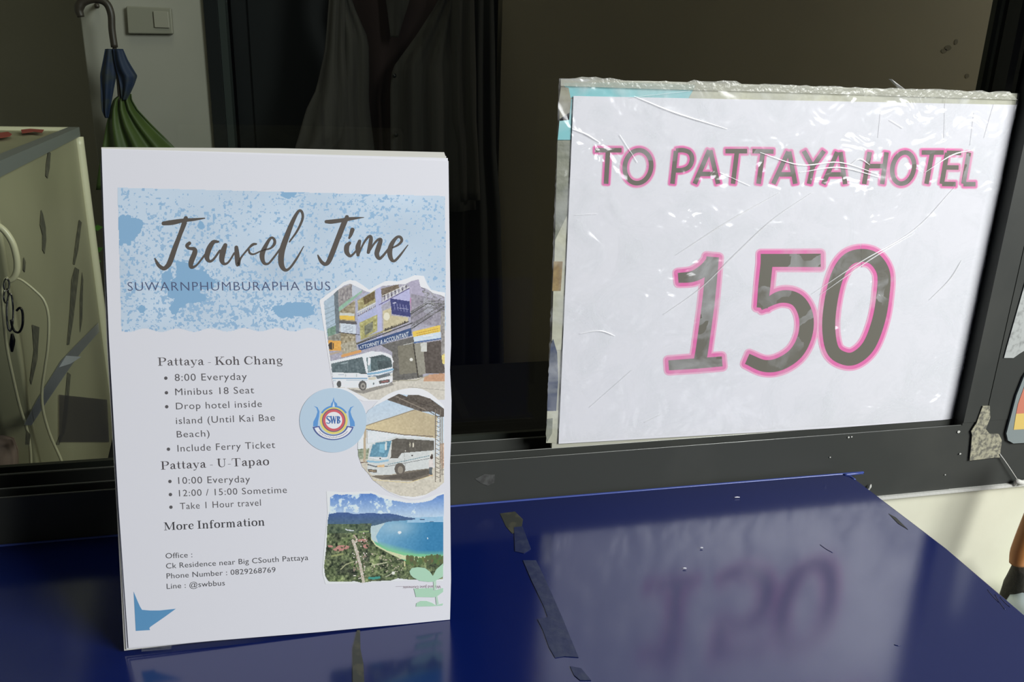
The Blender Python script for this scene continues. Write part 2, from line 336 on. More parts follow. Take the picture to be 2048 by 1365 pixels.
M['paper'] = mat('office_paper', (.80, .80, .83), .65, spec=.3, bump=(60, .04, .0006))
M['paper_edge'] = mat('old_paper', (.66, .65, .58), .7, spec=.3, bump=(60, .04, .0006))
M['ink'] = inkmat('printed_ink')
M['acrylic'] = clearmat('clear_acrylic', (.95, .96, .96), 1, .03, .03)
M['glass'] = clearmat('window_glass', (.95, .97, .95), .5, .0)
M['film'] = clearmat('packing_tape_film', (1, 1, .995), 1, .2, .10, bump=(30, 1, .012), hazenoise=22, patchy=9)
M['crease'] = clearmat('tape_crease', (1, 1, 1), 1, .3, .55, ior=1.6, hazecol=(.95, .95, .93))
M['cream_metal'] = mat('cream_enamel_steel', (.36, .345, .215), .42, noise=(3, (.27, .26, .16), .4, .7), bump=(30, .05, .001))
M['cream_edge'] = mat('cream_edge_highlight', (.55, .53, .37), .4)  # paler cream; the rounded edge's highlight is put into the colour
M['grey_metal'] = mat('zinc_strip', (.30, .32, .30), .35, .4)
M['chip'] = mat('chipped_paint', (.07, .068, .045), .8, noise=(90, (.14, .135, .085), .45, .7))
M['red'] = mat('red_marker', (.30, .05, .03), .7)
M['cream_plastic'] = mat('cream_plastic', (.58, .55, .36), .35)
M['chrome'] = mat('worn_chrome', (.28, .27, .23), .18, 1)
M['steel_dark'] = mat('dark_steel', (.05, .048, .04), .3, 1)
M['peach'] = mat('peach_cloth', (.45, .34, .22), .8, bump=(25, .3, .004))
M['blue_cloth'] = mat('blue_umbrella_cloth', (.006, .018, .050), .7, noise=(30, (.02, .03, .035), .5, .6))
M['green_cloth'] = mat('green_umbrella_cloth', (.050, .085, .012), .6, noise=(12, (.035, .062, .01), .4, .7))
M['handle'] = mat('dark_wood_handle', (.035, .028, .02), .45)
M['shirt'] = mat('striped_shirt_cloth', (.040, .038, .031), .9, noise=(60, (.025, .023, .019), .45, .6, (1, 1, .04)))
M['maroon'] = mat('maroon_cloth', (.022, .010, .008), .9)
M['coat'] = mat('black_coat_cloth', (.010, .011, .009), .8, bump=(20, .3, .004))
M['switch'] = mat('yellowed_plastic', (.27, .265, .21), .4)
M['orange'] = mat('orange_wood', (.50, .20, .05), .5, noise=(40, (.38, .14, .03), .4, .7, (1, 1, .1)))
M['white_plastic'] = mat('white_plastic', (.68, .80, .80), .35)
M['brush'] = mat('dark_olive_bristle', (.05, .045, .03), .8, bump=(200, .6, .002))
M['leaf'] = mat('green_leaf', (.05, .16, .015), .5)
M['glue'] = mat('dried_glue', (.42, .40, .28), .5, noise=(200, (.17, .165, .13), .45, .6), bump=(260, .8, .0012))
M['tape_white'] = mat('white_gaffer_tape', (.46, .48, .45), .6, noise=(160, (.3, .31, .29), .5, .65), bump=(120, .4, .0008))
M['grey_border'] = mat('grey_sign_border', (.25, .29, .28), .4)
M['blue_tape'] = mat('worn_dark_tape', (.016, .024, .075), .42, noise=(120, (.03, .04, .085), .45, .65), bump=(150, .5, .0006))
M['olive_stain'] = mat('olive_adhesive', (.035, .038, .03), .6, noise=(90, (.06, .06, .04), .5, .6))
M['floor'] = mat('grey_concrete', (.22, .21, .2), .85, noise=(8, (.16, .155, .15), .4, .7))
M['card'] = mat('cream_corrugated_card', (.50, .50, .40), .6)
M['teal'] = mat('teal_printed_card', (.25, .60, .62), .5, noise=(60, (.38, .66, .66), .45, .65, (.3, 1, 1)))

# ------------------------------------------------------------------ the setting
S = K
FZ1 = onY((997, 922), 0)[2]                 # top of the sill's front face
FZ0 = onY((1750, 993), 0)[2]                # its lower edge
XJ = onY((1923, 862), 0)[0]                 # where the right jamb begins
XB = onY((1978, 806), 0)[0]
TOPZ = 1.25
print('sill', FZ0, FZ1, 'jamb', XJ, XB)
# sill profile with its running fins, seen edge-on as bright lines
prof = [(0, FZ0), (0, FZ1), (.0025, FZ1), (.0025, FZ1 - .008), (.0115, FZ1 - .008), (.0115, FZ1 + .0018), (.0145, FZ1 + .0018), (.0145, FZ1 - .010),
        (.036, FZ1 - .010), (.036, FZ1 + .0025), (.040, FZ1 + .0025), (.040, FZ1 - .010), (.055, FZ1 - .010), (.055, FZ1 + .001), (.060, FZ1 + .001), (.060, FZ0)]
win = struct(extrude_x('window_1', prof, -1.3, XJ, M['frame'])); 
XS = onY((2040, 0), .03)[0]; print('XS', XS, XJ, onY((2016, 185), .03)[0])
box('sill_end', (XJ, .95, .0005, .06, FZ0, FZ1 + .003), M['frame'], win)
def jamb(name, prof, z0, z1, m, parent):    # profile of (x,y) swept upward
    n = len(prof); V = [(x, y, z0) for x, y in prof] + [(x, y, z1) for x, y in prof]
    Fc = [tuple(range(n))[::-1], tuple(range(n, 2 * n))] + [(i, (i + 1) % n, n + (i + 1) % n, n + i) for i in range(n)]
    return mesh(name, V, Fc, m, parent)
M['fin_glint'] = mat('fin_glint_metal', (.42, .43, .40), .35, .6)
for y_, z_, xe in ((.0130, FZ1 + .0019, XJ - .001), (.0380, FZ1 + .0026, XS - .002), (.0012, FZ1 + .0001, XJ - .001)): tube('fin_highlight', [(-1.24, y_, z_), (0, y_, z_), (xe, y_, z_)], .00035 if y_ > .002 else .0002, M['fin_glint'], win, 6, 2)  # thin pale tubes added to paint the light caught on the fin edges
jb = jamb('jamb', [(XJ, -.0004), (XB - .001, -.0004), (XB - .001, .06), (XJ - .010, .06), (XJ - .010, .054), (XJ, .050)], FZ1 + .0032, TOPZ, M['frame'], win)
jamb('stile', [(XS, .0265), (XS + .003, .0205), (XJ - .006, .0205), (XJ - .005, .017), (XJ - .0015, .017), (XJ - .0005, .022), (XJ - .0005, .042), (XS, .042)], FZ1 - .0085, TOPZ, M['frame_dark'], win)
jamb('mullion', [(XB + .0006, .0002), (.95, .0002), (.95, .06), (XB + .0006, .06)], FZ1 + .0032, TOPZ, M['frame'], win)
jamb('jamb', [(-1.3, 0), (-1.25, 0), (-1.25, .06), (-1.3, .06)], FZ1 + .0032, TOPZ, M['frame'], win)
box('lintel', (-1.3, .95, 0, .06, TOPZ, TOPZ + .08), M['frame'], win)
g = mesh('pane', *boxVF(-1.245, XS - .001, .0455, .0495, FZ1 - .0095, TOPZ), M['glass'], win); g['label'] = 'clear sliding glass pane running in the sill track'
box('sealant', (.3, .95, -.003, .004, FZ0 - .0035, FZ0 - .0002), M['caulk'], win)
# outer wall round the opening
struct(box('wall_front', (-1.6, 2.6, .004, .14, -.92, FZ0 - .0036), M['wall']))
struct(box('wall_front_right', (.951, 2.6, .004, .14, FZ0 - .0034, 2.2), M['wall']))
struct(box('wall_front_left', (-1.6, -1.301, .004, .14, FZ0 - .0034, 2.2), M['wall']))
struct(box('wall_front_top', (-1.3, .95, .004, .14, TOPZ + .081, 2.2), M['wall']))
# the room behind
Yc = .98
pL = onY((160, 37), Yc)[0]; pR = onY((407, 0), Yc)[0]
struct(box('wall_back', (-1.6, 2.6, 1.55, 1.6, -.92, 2.2), M['inner_grey']))
struct(box('wall_left', (-1.65, -1.601, .004, 1.6, -.92, 2.2), M['inner_grey']))
struct(box('wall_right', (2.601, 2.65, .004, 1.6, -.92, 2.2), M['inner_grey']))
struct(box('ceiling', (-1.65, 2.65, .0, 1.6, 2.201, 2.25), M['inner_grey']))
struct(box('floor', (-3, 4, -3, 1.6, -.97, -.921), M['floor']))
struct(box('wall_partition', (pL, pR, Yc, 1.549, -.92, 2.2), M['inner_white'], bev=.003))
dz = onY((440, 100), Yc)[0]
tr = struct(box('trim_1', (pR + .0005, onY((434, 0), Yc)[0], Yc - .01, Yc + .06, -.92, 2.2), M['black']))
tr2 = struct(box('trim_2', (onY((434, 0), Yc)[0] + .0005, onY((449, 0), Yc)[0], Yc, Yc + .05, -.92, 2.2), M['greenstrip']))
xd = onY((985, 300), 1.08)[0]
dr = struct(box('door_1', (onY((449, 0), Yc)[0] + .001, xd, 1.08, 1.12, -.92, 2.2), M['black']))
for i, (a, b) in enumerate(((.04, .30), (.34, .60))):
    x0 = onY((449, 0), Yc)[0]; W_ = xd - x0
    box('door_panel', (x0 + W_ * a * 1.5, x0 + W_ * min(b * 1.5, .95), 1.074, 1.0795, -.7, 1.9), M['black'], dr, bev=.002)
struct(box('wall_side', (xd + .001, 2.6, 1.02, 1.06, -.92, 2.2), M['inner_brown']))

# ------------------------------------------------------------------ counter
P = [onZ((-600, 1108), 0), onZ((900, 1000), 0), onZ((1690, 944), 0)]
yb = -.0012
out = [(-1.25, yb), (.10, yb), (.492, yb - .0035), (.4985, yb - .0055), (.503, yb - .010), (.504, yb - .018),
       (onZ((1893, 1096), 0)[0], onZ((1893, 1096), 0)[1]), (onZ((2048, 1228), 0)[0], onZ((2048, 1228), 0)[1]), (.470, -.78), (-1.25, -.78)]
V = [(x, y, 0) for x, y in out]; 
ctr = empty('counter', (-.4, -.4, -.92)); tag(ctr, 'glossy dark blue counter in front of the sliding window', 'counter')
top = prism('worktop', V, (0, 0, -.022), M['counter'], ctr); bevel(top, .0022, 4)
box('body', (-1.2, .43, -.72, -.01, -.92, -.0225), M['counter'], ctr, bev=.003)
tube('highlight_bead', [(-1.2, yb - .0012, -.0004), (-.3, yb - .0013, -.0004), (.10, yb - .0013, -.0004), (.490, yb - .0049, -.0004), (.4975, yb - .0070, -.0004), (.5015, yb - .0115, -.0004), (.5023, yb - .018, -.0006)], .0014, mat('edge_highlight_blue', (.05, .08, .30), .3), ctr, 10, 6)  # added bead; its brighter blue paints the highlight along the back edge
def flat(name, px, z, m, parent, th=.0004):
    Q = [onZ(p, z) for p in px]; return prism(name, Q, (0, 0, th), m, parent)
t1 = flat('tape_scrap', [(1028, 1056), (1045, 1054), (1062, 1099), (1048, 1108), (1030, 1104)], .0001, M['blue_tape'], None); tag(t1, 'small torn dark tape scrap near the back of the blue counter', 'tape')
t1 = flat('tape_strip', [(1046, 1122), (1072, 1122), (1084, 1146), (1115, 1215), (1128, 1245), (1140, 1275), (1157, 1316), (1128, 1314), (1110, 1317), (1098, 1296), (1086, 1262), (1075, 1240), (1095, 1236), (1088, 1215), (1062, 1160)], .0001, M['blue_tape'], None); tag(t1, 'long worn dark tape strip stuck along the middle of the blue counter', 'tape')
t1 = flat('tape_scrap', [(1140, 1334), (1162, 1338), (1182, 1362), (1160, 1362), (1148, 1352)], .0001, M['blue_tape'], None); tag(t1, 'short dark tape scrap at the front end of the tape strip', 'tape')
t1 = flat('tape_strip', [(714, 1262), (720, 1262), (721, 1300), (727, 1330), (730, 1400), (706, 1400), (705, 1300)], .0001, M['olive_stain'], None); tag(t1, 'narrow olive adhesive strip on the counter before the bus notice', 'tape')
for px in ([(1000, 1028), (1030, 1024), (1046, 1040), (1042, 1066), (1024, 1068), (1012, 1054)], [(1777, 1028), (1792, 1036), (1816, 1060), (1796, 1048)], ):
    flat('stain', px, .0001, M['olive_stain'], ctr, .0002)
for i, (x, y, L_) in enumerate([(1474, 995, 9), (1403, 1096, 4), (1369, 1137, 5)]):
    q = onZ((x, y), .0012); tube('paper_fleck', [q + np.array([-L_ / 3.6e3, 0, 0]), q, q + np.array([L_ / 3.6e3, -.0006, 0])], [.0003, .0006, .0003], M['paper'], None, 6, 4)
fl = ['thin white fleck near the back edge of the blue counter', 'round white fleck on the blue counter, middle one', 'white fleck nearest the reflected digits on the blue counter']
for o_, t_ in zip([o for o in COL.objects if o.name.startswith('paper_fleck')], fl): tag(o_, t_, 'fleck', 'white flecks on the blue counter')
for a, b in (((1640, 1090), (1665, 1106)), ((1975, 1180), (1998, 1206)), ((2000, 1195), (2020, 1215)), ((1990, 1190), (2010, 1220)), ((1788, 1290), (1800, 1292))):
    tube('scratch', [onZ(a, .0001), onZ(((a[0] + b[0]) / 2, (a[1] + b[1]) / 2 + 1), .00015), onZ(b, .0001)], .0003, M['counter'], ctr, 5, 3)

# ------------------------------------------------------------------ bus notice: printed F4 sheet in an acrylic stand
W_, H_ = .21, .317
cor = [(203, 298), (897, 322), (900, 1240), (257, 1297)]
Hm = homog([(0, H_), (W_, H_), (W_, 0), (0, 0)], cor); Hi = np.linalg.inv(Hm)
B = np.linalg.inv(np.array([[F, 0, CX], [0, F, CY], [0, 0, 1]])) @ Hm
if B[2, 2] < 0: B = -B
s_ = (np.linalg.norm(B[:, 0]) + np.linalg.norm(B[:, 1])) / 2
PO = CAM + Rm @ (B[:, 2] / s_); PA = Rm @ (B[:, 0] / s_); PB = Rm @ (B[:, 1] / s_); PN = np.cross(PA, PB); PN /= np.linalg.norm(PN)   # PN faces the viewer
print('poster origin', PO, 'bottom right', PO + PA * W_, 'normal', PN)
def sheet_uv(uv, lay): return PO + uv[:, :1] * PA + uv[:, 1:] * PB + PN * (lay[:, None] * .00003)
def place_notice(px, lay): return sheet_uv(happly(Hi, px), lay)
def sheet(name, px, back, m):
    uv = happly(Hi, px); n = 10; V = []; Fc = []
    for j in range(n + 1):
        for i in range(n + 1):
            a, b = i / n, j / n; q = uv[0] * (1 - a) * (1 - b) + uv[1] * a * (1 - b) + uv[2] * a * b + uv[3] * (1 - a) * b; V.append(q)
    V = np.array(V); V = sheet_uv(V, np.zeros(len(V))) - PN * back
    for j in range(n):
        for i in range(n): a = j * (n + 1) + i; Fc.append((a, a + 1, a + n + 2, a + n + 1))
    Vb = V - PN * .00012; N = len(V); Fb = [tuple(i + N for i in f[::-1]) for f in Fc]
    rim = [i for i in range(n + 1)] + [(j + 1) * (n + 1) - 1 for j in range(1, n + 1)] + [n * (n + 1) + i for i in range(n - 1, -1, -1)] + [j * (n + 1) for j in range(n - 1, 0, -1)]
    Fr = [(rim[i], rim[i] + N, rim[(i + 1) % len(rim)] + N, rim[(i + 1) % len(rim)]) for i in range(len(rim))]
    return mesh(name, np.r_[V, Vb], Fc + Fb + Fr, m)
# slightly ragged right edge of the front sheet
fs = [(203, 298), (897, 322), (899, 480), (901, 600), (902, 690), (900, 740), (903, 800), (902, 880), (900, 930), (901, 1060), (902, 1160), (901, 1200), (900, 1240), (812, 1249), (722, 1257), (640, 1265), (420, 1283), (257, 1297), (237, 1010), (218, 680), (208, 450)]
notice = prism('bus_notice', place_notice(fs, np.zeros(len(fs))), -PN * .00015, M['paper'])
tag(notice, 'white printed bus timetable sheet with blue speckled header on a stand', 'notice')
s2 = prism('paper_sheet', place_notice([(203, 297), (896, 316), (899, 700), (898, 1237), (252, 1301), (216, 680)], np.zeros(6)) - PN * .0009, -PN * .00015, M['paper']); tag(s2, 'blank white sheet directly behind the printed bus notice', 'paper')
s3 = prism('paper_sheet', place_notice([(201, 294), (560, 296), (889, 304), (893, 316), (893, 700), (893, 1230), (247, 1305), (232, 1020), (212, 690), (199, 330)], np.zeros(10)) - PN * .0018, -PN * .0002, M['paper_edge']); tag(s3, 'cream older sheet at the back of the notice stack, showing at top right', 'paper')
s4 = prism('paper_sheet', place_notice([(204, 299), (893, 312), (896, 700), (896, 1234), (250, 1299), (224, 850)], np.zeros(6)) - PN * .00135, -PN * .00015, M['paper_edge']); tag(s4, 'cream sheet in the middle of the notice stack', 'paper')
# acrylic easel holding the sheets
def pl(u, v, back): return PO + PA * u + PB * v - PN * back
st = empty('notice_stand', (float(PO[0] + .1), float(PO[1] + .03), 0)); tag(st, 'clear acrylic easel holding the bus notice on the blue counter', 'stand')
prism('back_panel', [pl(.012, .012, .0025), pl(.198, .012, .0025), pl(.198, .27, .0025), pl(.012, .27, .0025)], -PN * .002, M['acrylic'], st)
lo = pl(.02, .012, .0047); 
prism('foot', [(lo[0], lo[1], .0007), (lo[0] + .16, lo[1], .0007), (lo[0] + .16, lo[1] + .09, .0007), (lo[0], lo[1] + .09, .0007)], (0, 0, .002), M['acrylic'], st)
hi = pl(.02, .2, .0047)
prism('strut', [(lo[0] + .07, lo[1] + .09, .003), (lo[0] + .09, lo[1] + .09, .003), (hi[0] + .09, hi[1], hi[2]), (hi[0] + .07, hi[1], hi[2])], (0, .002, 0), M['acrylic'], st)
for u in (.008, .182):
    a = pl(u, -.0012, .003); prism('clip', [a, a + PA * .018, a + PA * .018 + PN * .0042, a + PN * .0042], -PB * .0015, M['acrylic'], st)

INK = M['ink']
# blue speckled header panel
pc = Pic((0, 0), 1, 234, 374, 892, 672, 1.35)
hdr = [(235, 376), (890, 393), (893, 700), (640, 662)] ; zig = [(x, 661 + 3.5 * math.sin((x - 240) / 10.5) - .004 * (x - 240)) for x in np.arange(650, 242, -3)]
pc.M = pc.inside([(235, 375.5), (890, 392.5), (893, 662)] + zig + [(243, 662)])
base = np.array([192, 209, 229.]); pc.A[:] = base + blob(pc.X.shape, 60)[..., None] * 5
dens = blob(pc.X.shape, 42, 1) * .35 + .05 - .9 * np.exp(-((pc.X - 340) / 150) ** 2 - ((pc.Y - 385) / 32) ** 2) - .5 * np.exp(-((pc.X - 800) / 130) ** 2 - ((pc.Y - 520) / 60) ** 2)
dens += .75 * np.exp(-((pc.X - 400) / 190) ** 2 - ((pc.Y - 600) / 60) ** 2) - .25 * (pc.X > 640)
fine = blob(pc.X.shape, 4.2, 2)
pc.A[(fine + dens * .8) > 1.15] = (146, 180, 214)
pc.A[(blob(pc.X.shape, 3.6, 2) + dens * .8) > 1.05] = (152, 184, 216)
big = blob(pc.X.shape, 12, 3) * .4
for cx_, cy_, rx_, ry_ in ((248, 460, 30, 28), (375, 560, 42, 34), (358, 598, 20, 32), (588, 620, 38, 16), (580, 388, 16, 8), (284, 618, 8, 8), (390, 595, 22, 12), (270, 452, 18, 18), (402, 453, 10, 8)):
    pc.A[(((pc.X - cx_) / rx_) ** 2 + ((pc.Y - cy_) / ry_) ** 2) < 1 + big] = (134, 173, 209)
pc.build('header_print', place_notice, INK, notice, 1)
# torn-edge white mats round the pictures
mt = Print(); OFF = ink((228, 232, 238))
c3 = lambda L_: [(620 + x / 5.248, 540 + y / 5.248) for x, y in L_]
c4 = lambda L_: [(580 + x / 5.46, 760 + y / 5.46) for x, y in L_]
c5 = lambda L_: [(620 + x / 4.552, 970 + y / 4.552) for x, y in L_]
TORN = [(100, 320), (190, 250), (280, 190), (350, 130), (420, 105), (480, 115), (560, 165), (620, 210), (700, 165), (800, 115), (930, 120), (1020, 90), (1100, 55), (1195, 65), (1230, 150), (1270, 210), (1340, 225), (1418, 240), (1415, 1360), (1000, 1380), (560, 1380), (245, 1245), (205, 1000), (150, 640)]
mt.poly(c3(TORN), OFF, 3)
a_ = np.linspace(0, 2 * math.pi, 60, endpoint=False)
mt.poly(c4([(1300 + 500 * math.cos(t) * (1 + .03 * math.sin(7 * t)) if math.cos(t) < .76 else 1682, 690 + 605 * math.sin(t) * (1 + .02 * math.sin(5 * t + 1))) for t in a_]), OFF, 5)
mt.poly(c5([(150, 60), (300, 70), (560, 62), (640, 90), (900, 150), (1000, 140), (1218, 70), (1210, 880), (1000, 870), (850, 875), (400, 900), (140, 905), (112, 800), (130, 560), (160, 260)]), ink((224, 227, 233)), 3)
mt.build('torn_paper_print', place_notice, INK, notice)
# ---- photograph of the bus in the street
p = Pic((620, 540), 5.248, 140, 95, 1418, 1370, 5.2)
p.M = p.inside([(145, 335), (230, 270), (290, 215), (360, 165), (420, 145), (520, 190), (580, 225), (640, 240), (700, 200), (760, 170), (920, 155), (1000, 150), (1060, 120), (1140, 100), (1160, 180), (1230, 200), (1290, 245), (1360, 262), (1418, 285), (1418, 1365), (620, 1365), (480, 1290), (380, 1240), (245, 1235), (215, 950), (180, 700)])
p.poly(None, (170, 168, 185), 8)
p.poly([(140, 300), (300, 200), (310, 660), (180, 700)], (172, 190, 208), 6)
for k in range(8): p.line([(150, 420 + 52 * k), (285, 365 + 46 * k)], 6, (140, 158, 172))
p.poly([(180, 620), (300, 570), (305, 650), (190, 715)], (122, 150, 135), 10)
p.poly([(250, 240), (300, 200), (310, 780), (275, 700)], (112, 122, 130), 6)
p.poly([(295, 210), (440, 140), (445, 300), (300, 400)], (155, 150, 152), 14)
for k in range(7): p.line([(320 + 18 * k, 220 - 8 * k), (322 + 18 * k, 330 - 10 * k)], 3, (115, 110, 120))
p.poly([(300, 395), (545, 205), (545, 235), (305, 440)], (148, 185, 165), 6)
p.poly([(440, 160), (540, 190), (545, 215), (445, 290)], (188, 196, 212), 4)
p.poly([(305, 440), (470, 320), (480, 780), (320, 800)], (160, 150, 128), 22)
p.poly([(480, 300), (690, 180), (690, 770), (490, 800)], (172, 176, 200), 5)
p.poly([(500, 320), (680, 215), (685, 340), (505, 430)], (168, 160, 120), 16)
p.poly([(560, 290), (680, 225), (682, 300), (570, 370)], (112, 98, 72), 10)
p.line([(500, 445), (690, 345)], 8, (225, 225, 222)); p.line([(505, 482), (690, 378)], 8, (105, 92, 120))
for k in range(9): p.line([(520 + 19 * k, 440 - 10.5 * k), (522 + 19 * k, 470 - 10 * k)], 6, (210, 210, 205))
p.poly([(690, 180), (745, 170), (760, 760), (700, 780)], (182, 184, 222), 3)
p.poly([(500, 500), (700, 390), (700, 470), (505, 560)], (176, 182, 218), 4)
p.poly([(520, 555), (705, 470), (705, 640), (530, 740)], (170, 166, 115), 14)
p.poly([(570, 590), (660, 540), (662, 640), (575, 690)], (120, 122, 108), 14)
p.poly([(745, 200), (930, 150), (935, 200), (755, 290)], (120, 108, 96), 14)
p.line([(760, 275), (1000, 165)], 7, (228, 228, 228)); p.line([(765, 330), (1040, 180)], 8, (215, 215, 220))
for k in range(13): p.line([(780 + 19 * k, 268 - 8.5 * k), (782 + 19 * k, 320 - 10.5 * k)], 7, (222, 222, 222) if k % 2 else (70, 66, 70))
p.poly([(740, 350), (1045, 190), (1060, 290), (1040, 330), (840, 320), (760, 370)], (182, 182, 220), 4)
p.line([(725, 368), (1050, 190)], 8, (96, 88, 130))
p.poly([(1040, 120), (1145, 100), (1190, 190), (1200, 400), (1060, 470)], (172, 166, 190), 5)
p.poly([(1050, 300), (1080, 270), (1095, 440), (1060, 470)], (190, 130, 180), 4)
p.poly([(1060, 250), (1420, 330), (1420, 600), (1060, 560)], (150, 146, 160), 12)
p.poly([(1190, 290), (1300, 330), (1300, 460), (1195, 450)], (165, 165, 178), 6)
p.poly([(765, 430), (850, 400), (860, 640), (770, 660)], (200, 190, 160), 8); p.ell((805, 490), 32, 42, (226, 222, 205))
p.poly([(860, 480), (1030, 500), (1030, 540), (780, 640), (770, 600)], (198, 188, 158), 6)
p.poly([(840, 300), (1045, 330), (1055, 495), (860, 465)], (66, 70, 122), 5)
for k in range(5): p.line([(880 + 32 * k, 350 + 6 * k), (892 + 32 * k, 420 + 5 * k)], 9, (120, 122, 168))
p.line([(920, 400), (1030, 415)], 5, (165, 168, 200)); p.line([(875, 350), (900, 345)], 12, (190, 190, 215))
p.line([(780, 640), (1030, 545)], 16, (98, 92, 82)); p.line([(540, 730), (780, 640)], 14, (165, 158, 120))
for k in range(30): a = rng.uniform(0, 1); p.line([(780 + 250 * a, 645 - 95 * a), (775 + 250 * a + 10, 620 - 95 * a)], 5, (70, 66, 62))
p.poly([(310, 450), (468, 470), (470, 530), (315, 520)], (226, 190, 92), 5); p.poly([(310, 450), (465, 458), (467, 484), (312, 480)], (205, 208, 205), 4)
p.poly([(305, 530), (490, 545), (492, 575), (305, 565)], (98, 96, 100), 4)
p.poly([(315, 560), (480, 575), (485, 680), (320, 660)], (205, 214, 228), 4)
for k in range(4): p.line([(350, 588 + 18 * k), (450, 596 + 18 * k)], 4, (140, 150, 165))
p.line([(300, 655), (515, 682)], 8, (80, 76, 84))
p.line([(440, 800), (1070, 560)], 12, (75, 75, 78)); p.line([(350, 830), (760, 660)], 10, (118, 112, 96))
p.poly([(500, 790), (1060, 610), (1070, 690), (520, 850)], (62, 84, 128), 5)
for tx, px0, px1 in ():
    pass
p.poly([(190, 700), (320, 660), (320, 780), (205, 860)], (150, 148, 140), 18)
p.poly([(190, 740), (330, 748), (325, 850), (205, 850)], (222, 168, 90), 6); p.ell((225, 800), 32, 40, (78, 70, 62)); p.line([(250, 770), (255, 830)], 6, (222, 168, 90)); p.line([(235, 755), (235, 830)], 5, (222, 168, 90))
p.poly([(320, 780), (480, 740), (500, 880), (340, 900)], (172, 166, 150), 16); p.line([(340, 905), (525, 855)], 30, (214, 160, 105))
p.line([(200, 890), (350, 850)], 20, (180, 165, 150))
p.poly([(740, 790), (1090, 700), (1180, 1090), (1200, 1180), (870, 1180), (860, 860)], (108, 106, 104), 8)
p.poly([(920, 800), (1090, 780), (1120, 1080), (940, 1100)], (128, 124, 112), 5)
p.poly([(1090, 780), (1190, 760), (1215, 1090), (1130, 1110)], (148, 145, 135), 5); p.ell((1063, 942), 16, 18, (226, 226, 222))
p.line([(1085, 770), (1135, 1130)], 13, (72, 68, 62)); p.line([(980, 790), (1090, 765)], 6, (200, 200, 198))
p.poly([(1185, 770), (1370, 740), (1420, 900), (1415, 1085), (1215, 1090)], (92, 84, 80), 7)
p.poly([(1160, 770), (1225, 765), (1228, 860), (1165, 860)], (205, 206, 204), 4)
p.poly([(1370, 430), (1420, 440), (1420, 1060), (1380, 900)], (150, 146, 145), 14)
p.poly([(1380, 900), (1415, 880), (1418, 990), (1392, 990)], (225, 205, 130), 8)
for k in range(16): y0 = rng.uniform(420, 640); p.line([(1060, y0), (1240, y0 - 90 - rng.uniform(0, 40)), (1418, 300 + rng.uniform(0, 140))], 5, (96 + rng.uniform(-20, 20),) * 3)
for k in range(60): x, y = rng.uniform(1180, 1410), rng.uniform(190, 380); p.line([(x, y), (x + rng.uniform(-40, 40), y + rng.uniform(-25, 25))], 6, (110 + rng.uniform(-30, 50),) * 3)
p.poly([(1075, 650), (1365, 580), (1370, 655), (1085, 710)], (232, 196, 95), 4); p.poly([(1085, 705), (1370, 650), (1372, 715), (1092, 755)], (202, 216, 232), 4); p.line([(1095, 765), (1372, 722)], 14, (84, 112, 160))
for k in range(2): p.line([(1120, 668 + 22 * k), (1345, 618 + 22 * k)], 7, (190, 150, 70))
p.line([(1190, 700), (1290, 685)], 10, (235, 238, 242))
p.poly([(860, 1180), (1418, 1090), (1418, 1370), (300, 1370), (240, 1240)], (205, 200, 192), 6)
p.poly([(1200, 1130), (1250, 1100), (1418, 1085), (1418, 1170), (1190, 1172)], (196, 155, 128), 5)
p.line([(860, 1165), (1120, 1160), (1245, 1105)], 10, (170, 165, 150)); p.line([(1030, 1230), (1418, 1265)], 5, (160, 155, 150))
p.poly([(260, 1230), (540, 1268), (860, 1180), (880, 1210), (560, 1300), (270, 1260)], (150, 146, 142), 5)
# the bus itself
p.poly([(215, 960), (520, 890), (640, 855), (740, 860), (830, 885), (870, 930), (868, 1165), (820, 1200), (600, 1245), (250, 1232), (232, 1080)], (226, 234, 242), 3)
p.poly([(222, 985), (550, 915), (590, 1085), (232, 1078)], (98, 112, 118), 10); p.line([(395, 950), (400, 1065)], 5, (130, 142, 148)); p.line([(300, 965), (305, 1070)], 4, (128, 140, 148))
p.line([(330, 985), (390, 975)], 12, (150, 165, 172)); p.poly([(515, 1085), (600, 1085), (595, 1095), (530, 1092)], (70, 78, 85))
p.poly([(590, 925), (760, 890), (850, 930), (865, 1020), (610, 1078)], (92, 108, 112), 8); p.poly([(600, 925), (640, 930), (640, 1060), (612, 1075)], (150, 172, 182), 6); p.poly([(700, 960), (850, 950), (858, 1020), (720, 1045)], (80, 92, 96), 8)
p.line([(640, 925), (790, 905)], 8, (70, 78, 84)); p.line([(572, 925), (600, 1085)], 9, (242, 246, 250)); p.line([(790, 880), (845, 905), (868, 965)], 18, (238, 242, 246))
p.line([(622, 935), (618, 990)], 26, (236, 242, 246))
p.line([(610, 1095), (720, 1080), (868, 1045)], 22, (135, 175, 205)); p.line([(610, 1120), (730, 1110), (868, 1070)], 8, (96, 120, 145))
p.poly([(690, 1118), (840, 1085), (845, 1112), (705, 1148)], (112, 120, 126), 5); p.poly([(610, 1130), (690, 1125), (695, 1152), (615, 1158)], (206, 200, 185), 5); p.poly([(845, 1092), (868, 1085), (866, 1115), (846, 1120)], (206, 205, 200), 4)
p.poly([(722, 1165), (838, 1148), (836, 1182), (728, 1198)], (102, 98, 98), 6); p.line([(755, 1178), (815, 1168)], 14, (160, 110, 110)); p.ell((667, 1195), 9, 12, (120, 125, 132))
p.line([(232, 1140), (600, 1140)], 7, (115, 155, 190)); p.line([(236, 1162), (600, 1158)], 4, (150, 175, 196)); p.line([(240, 1105), (360, 1100)], 3, (150, 165, 185))
for x in (372, 488): p.line([(x, 1098), (x, 1120)], 10, (190, 196, 200))
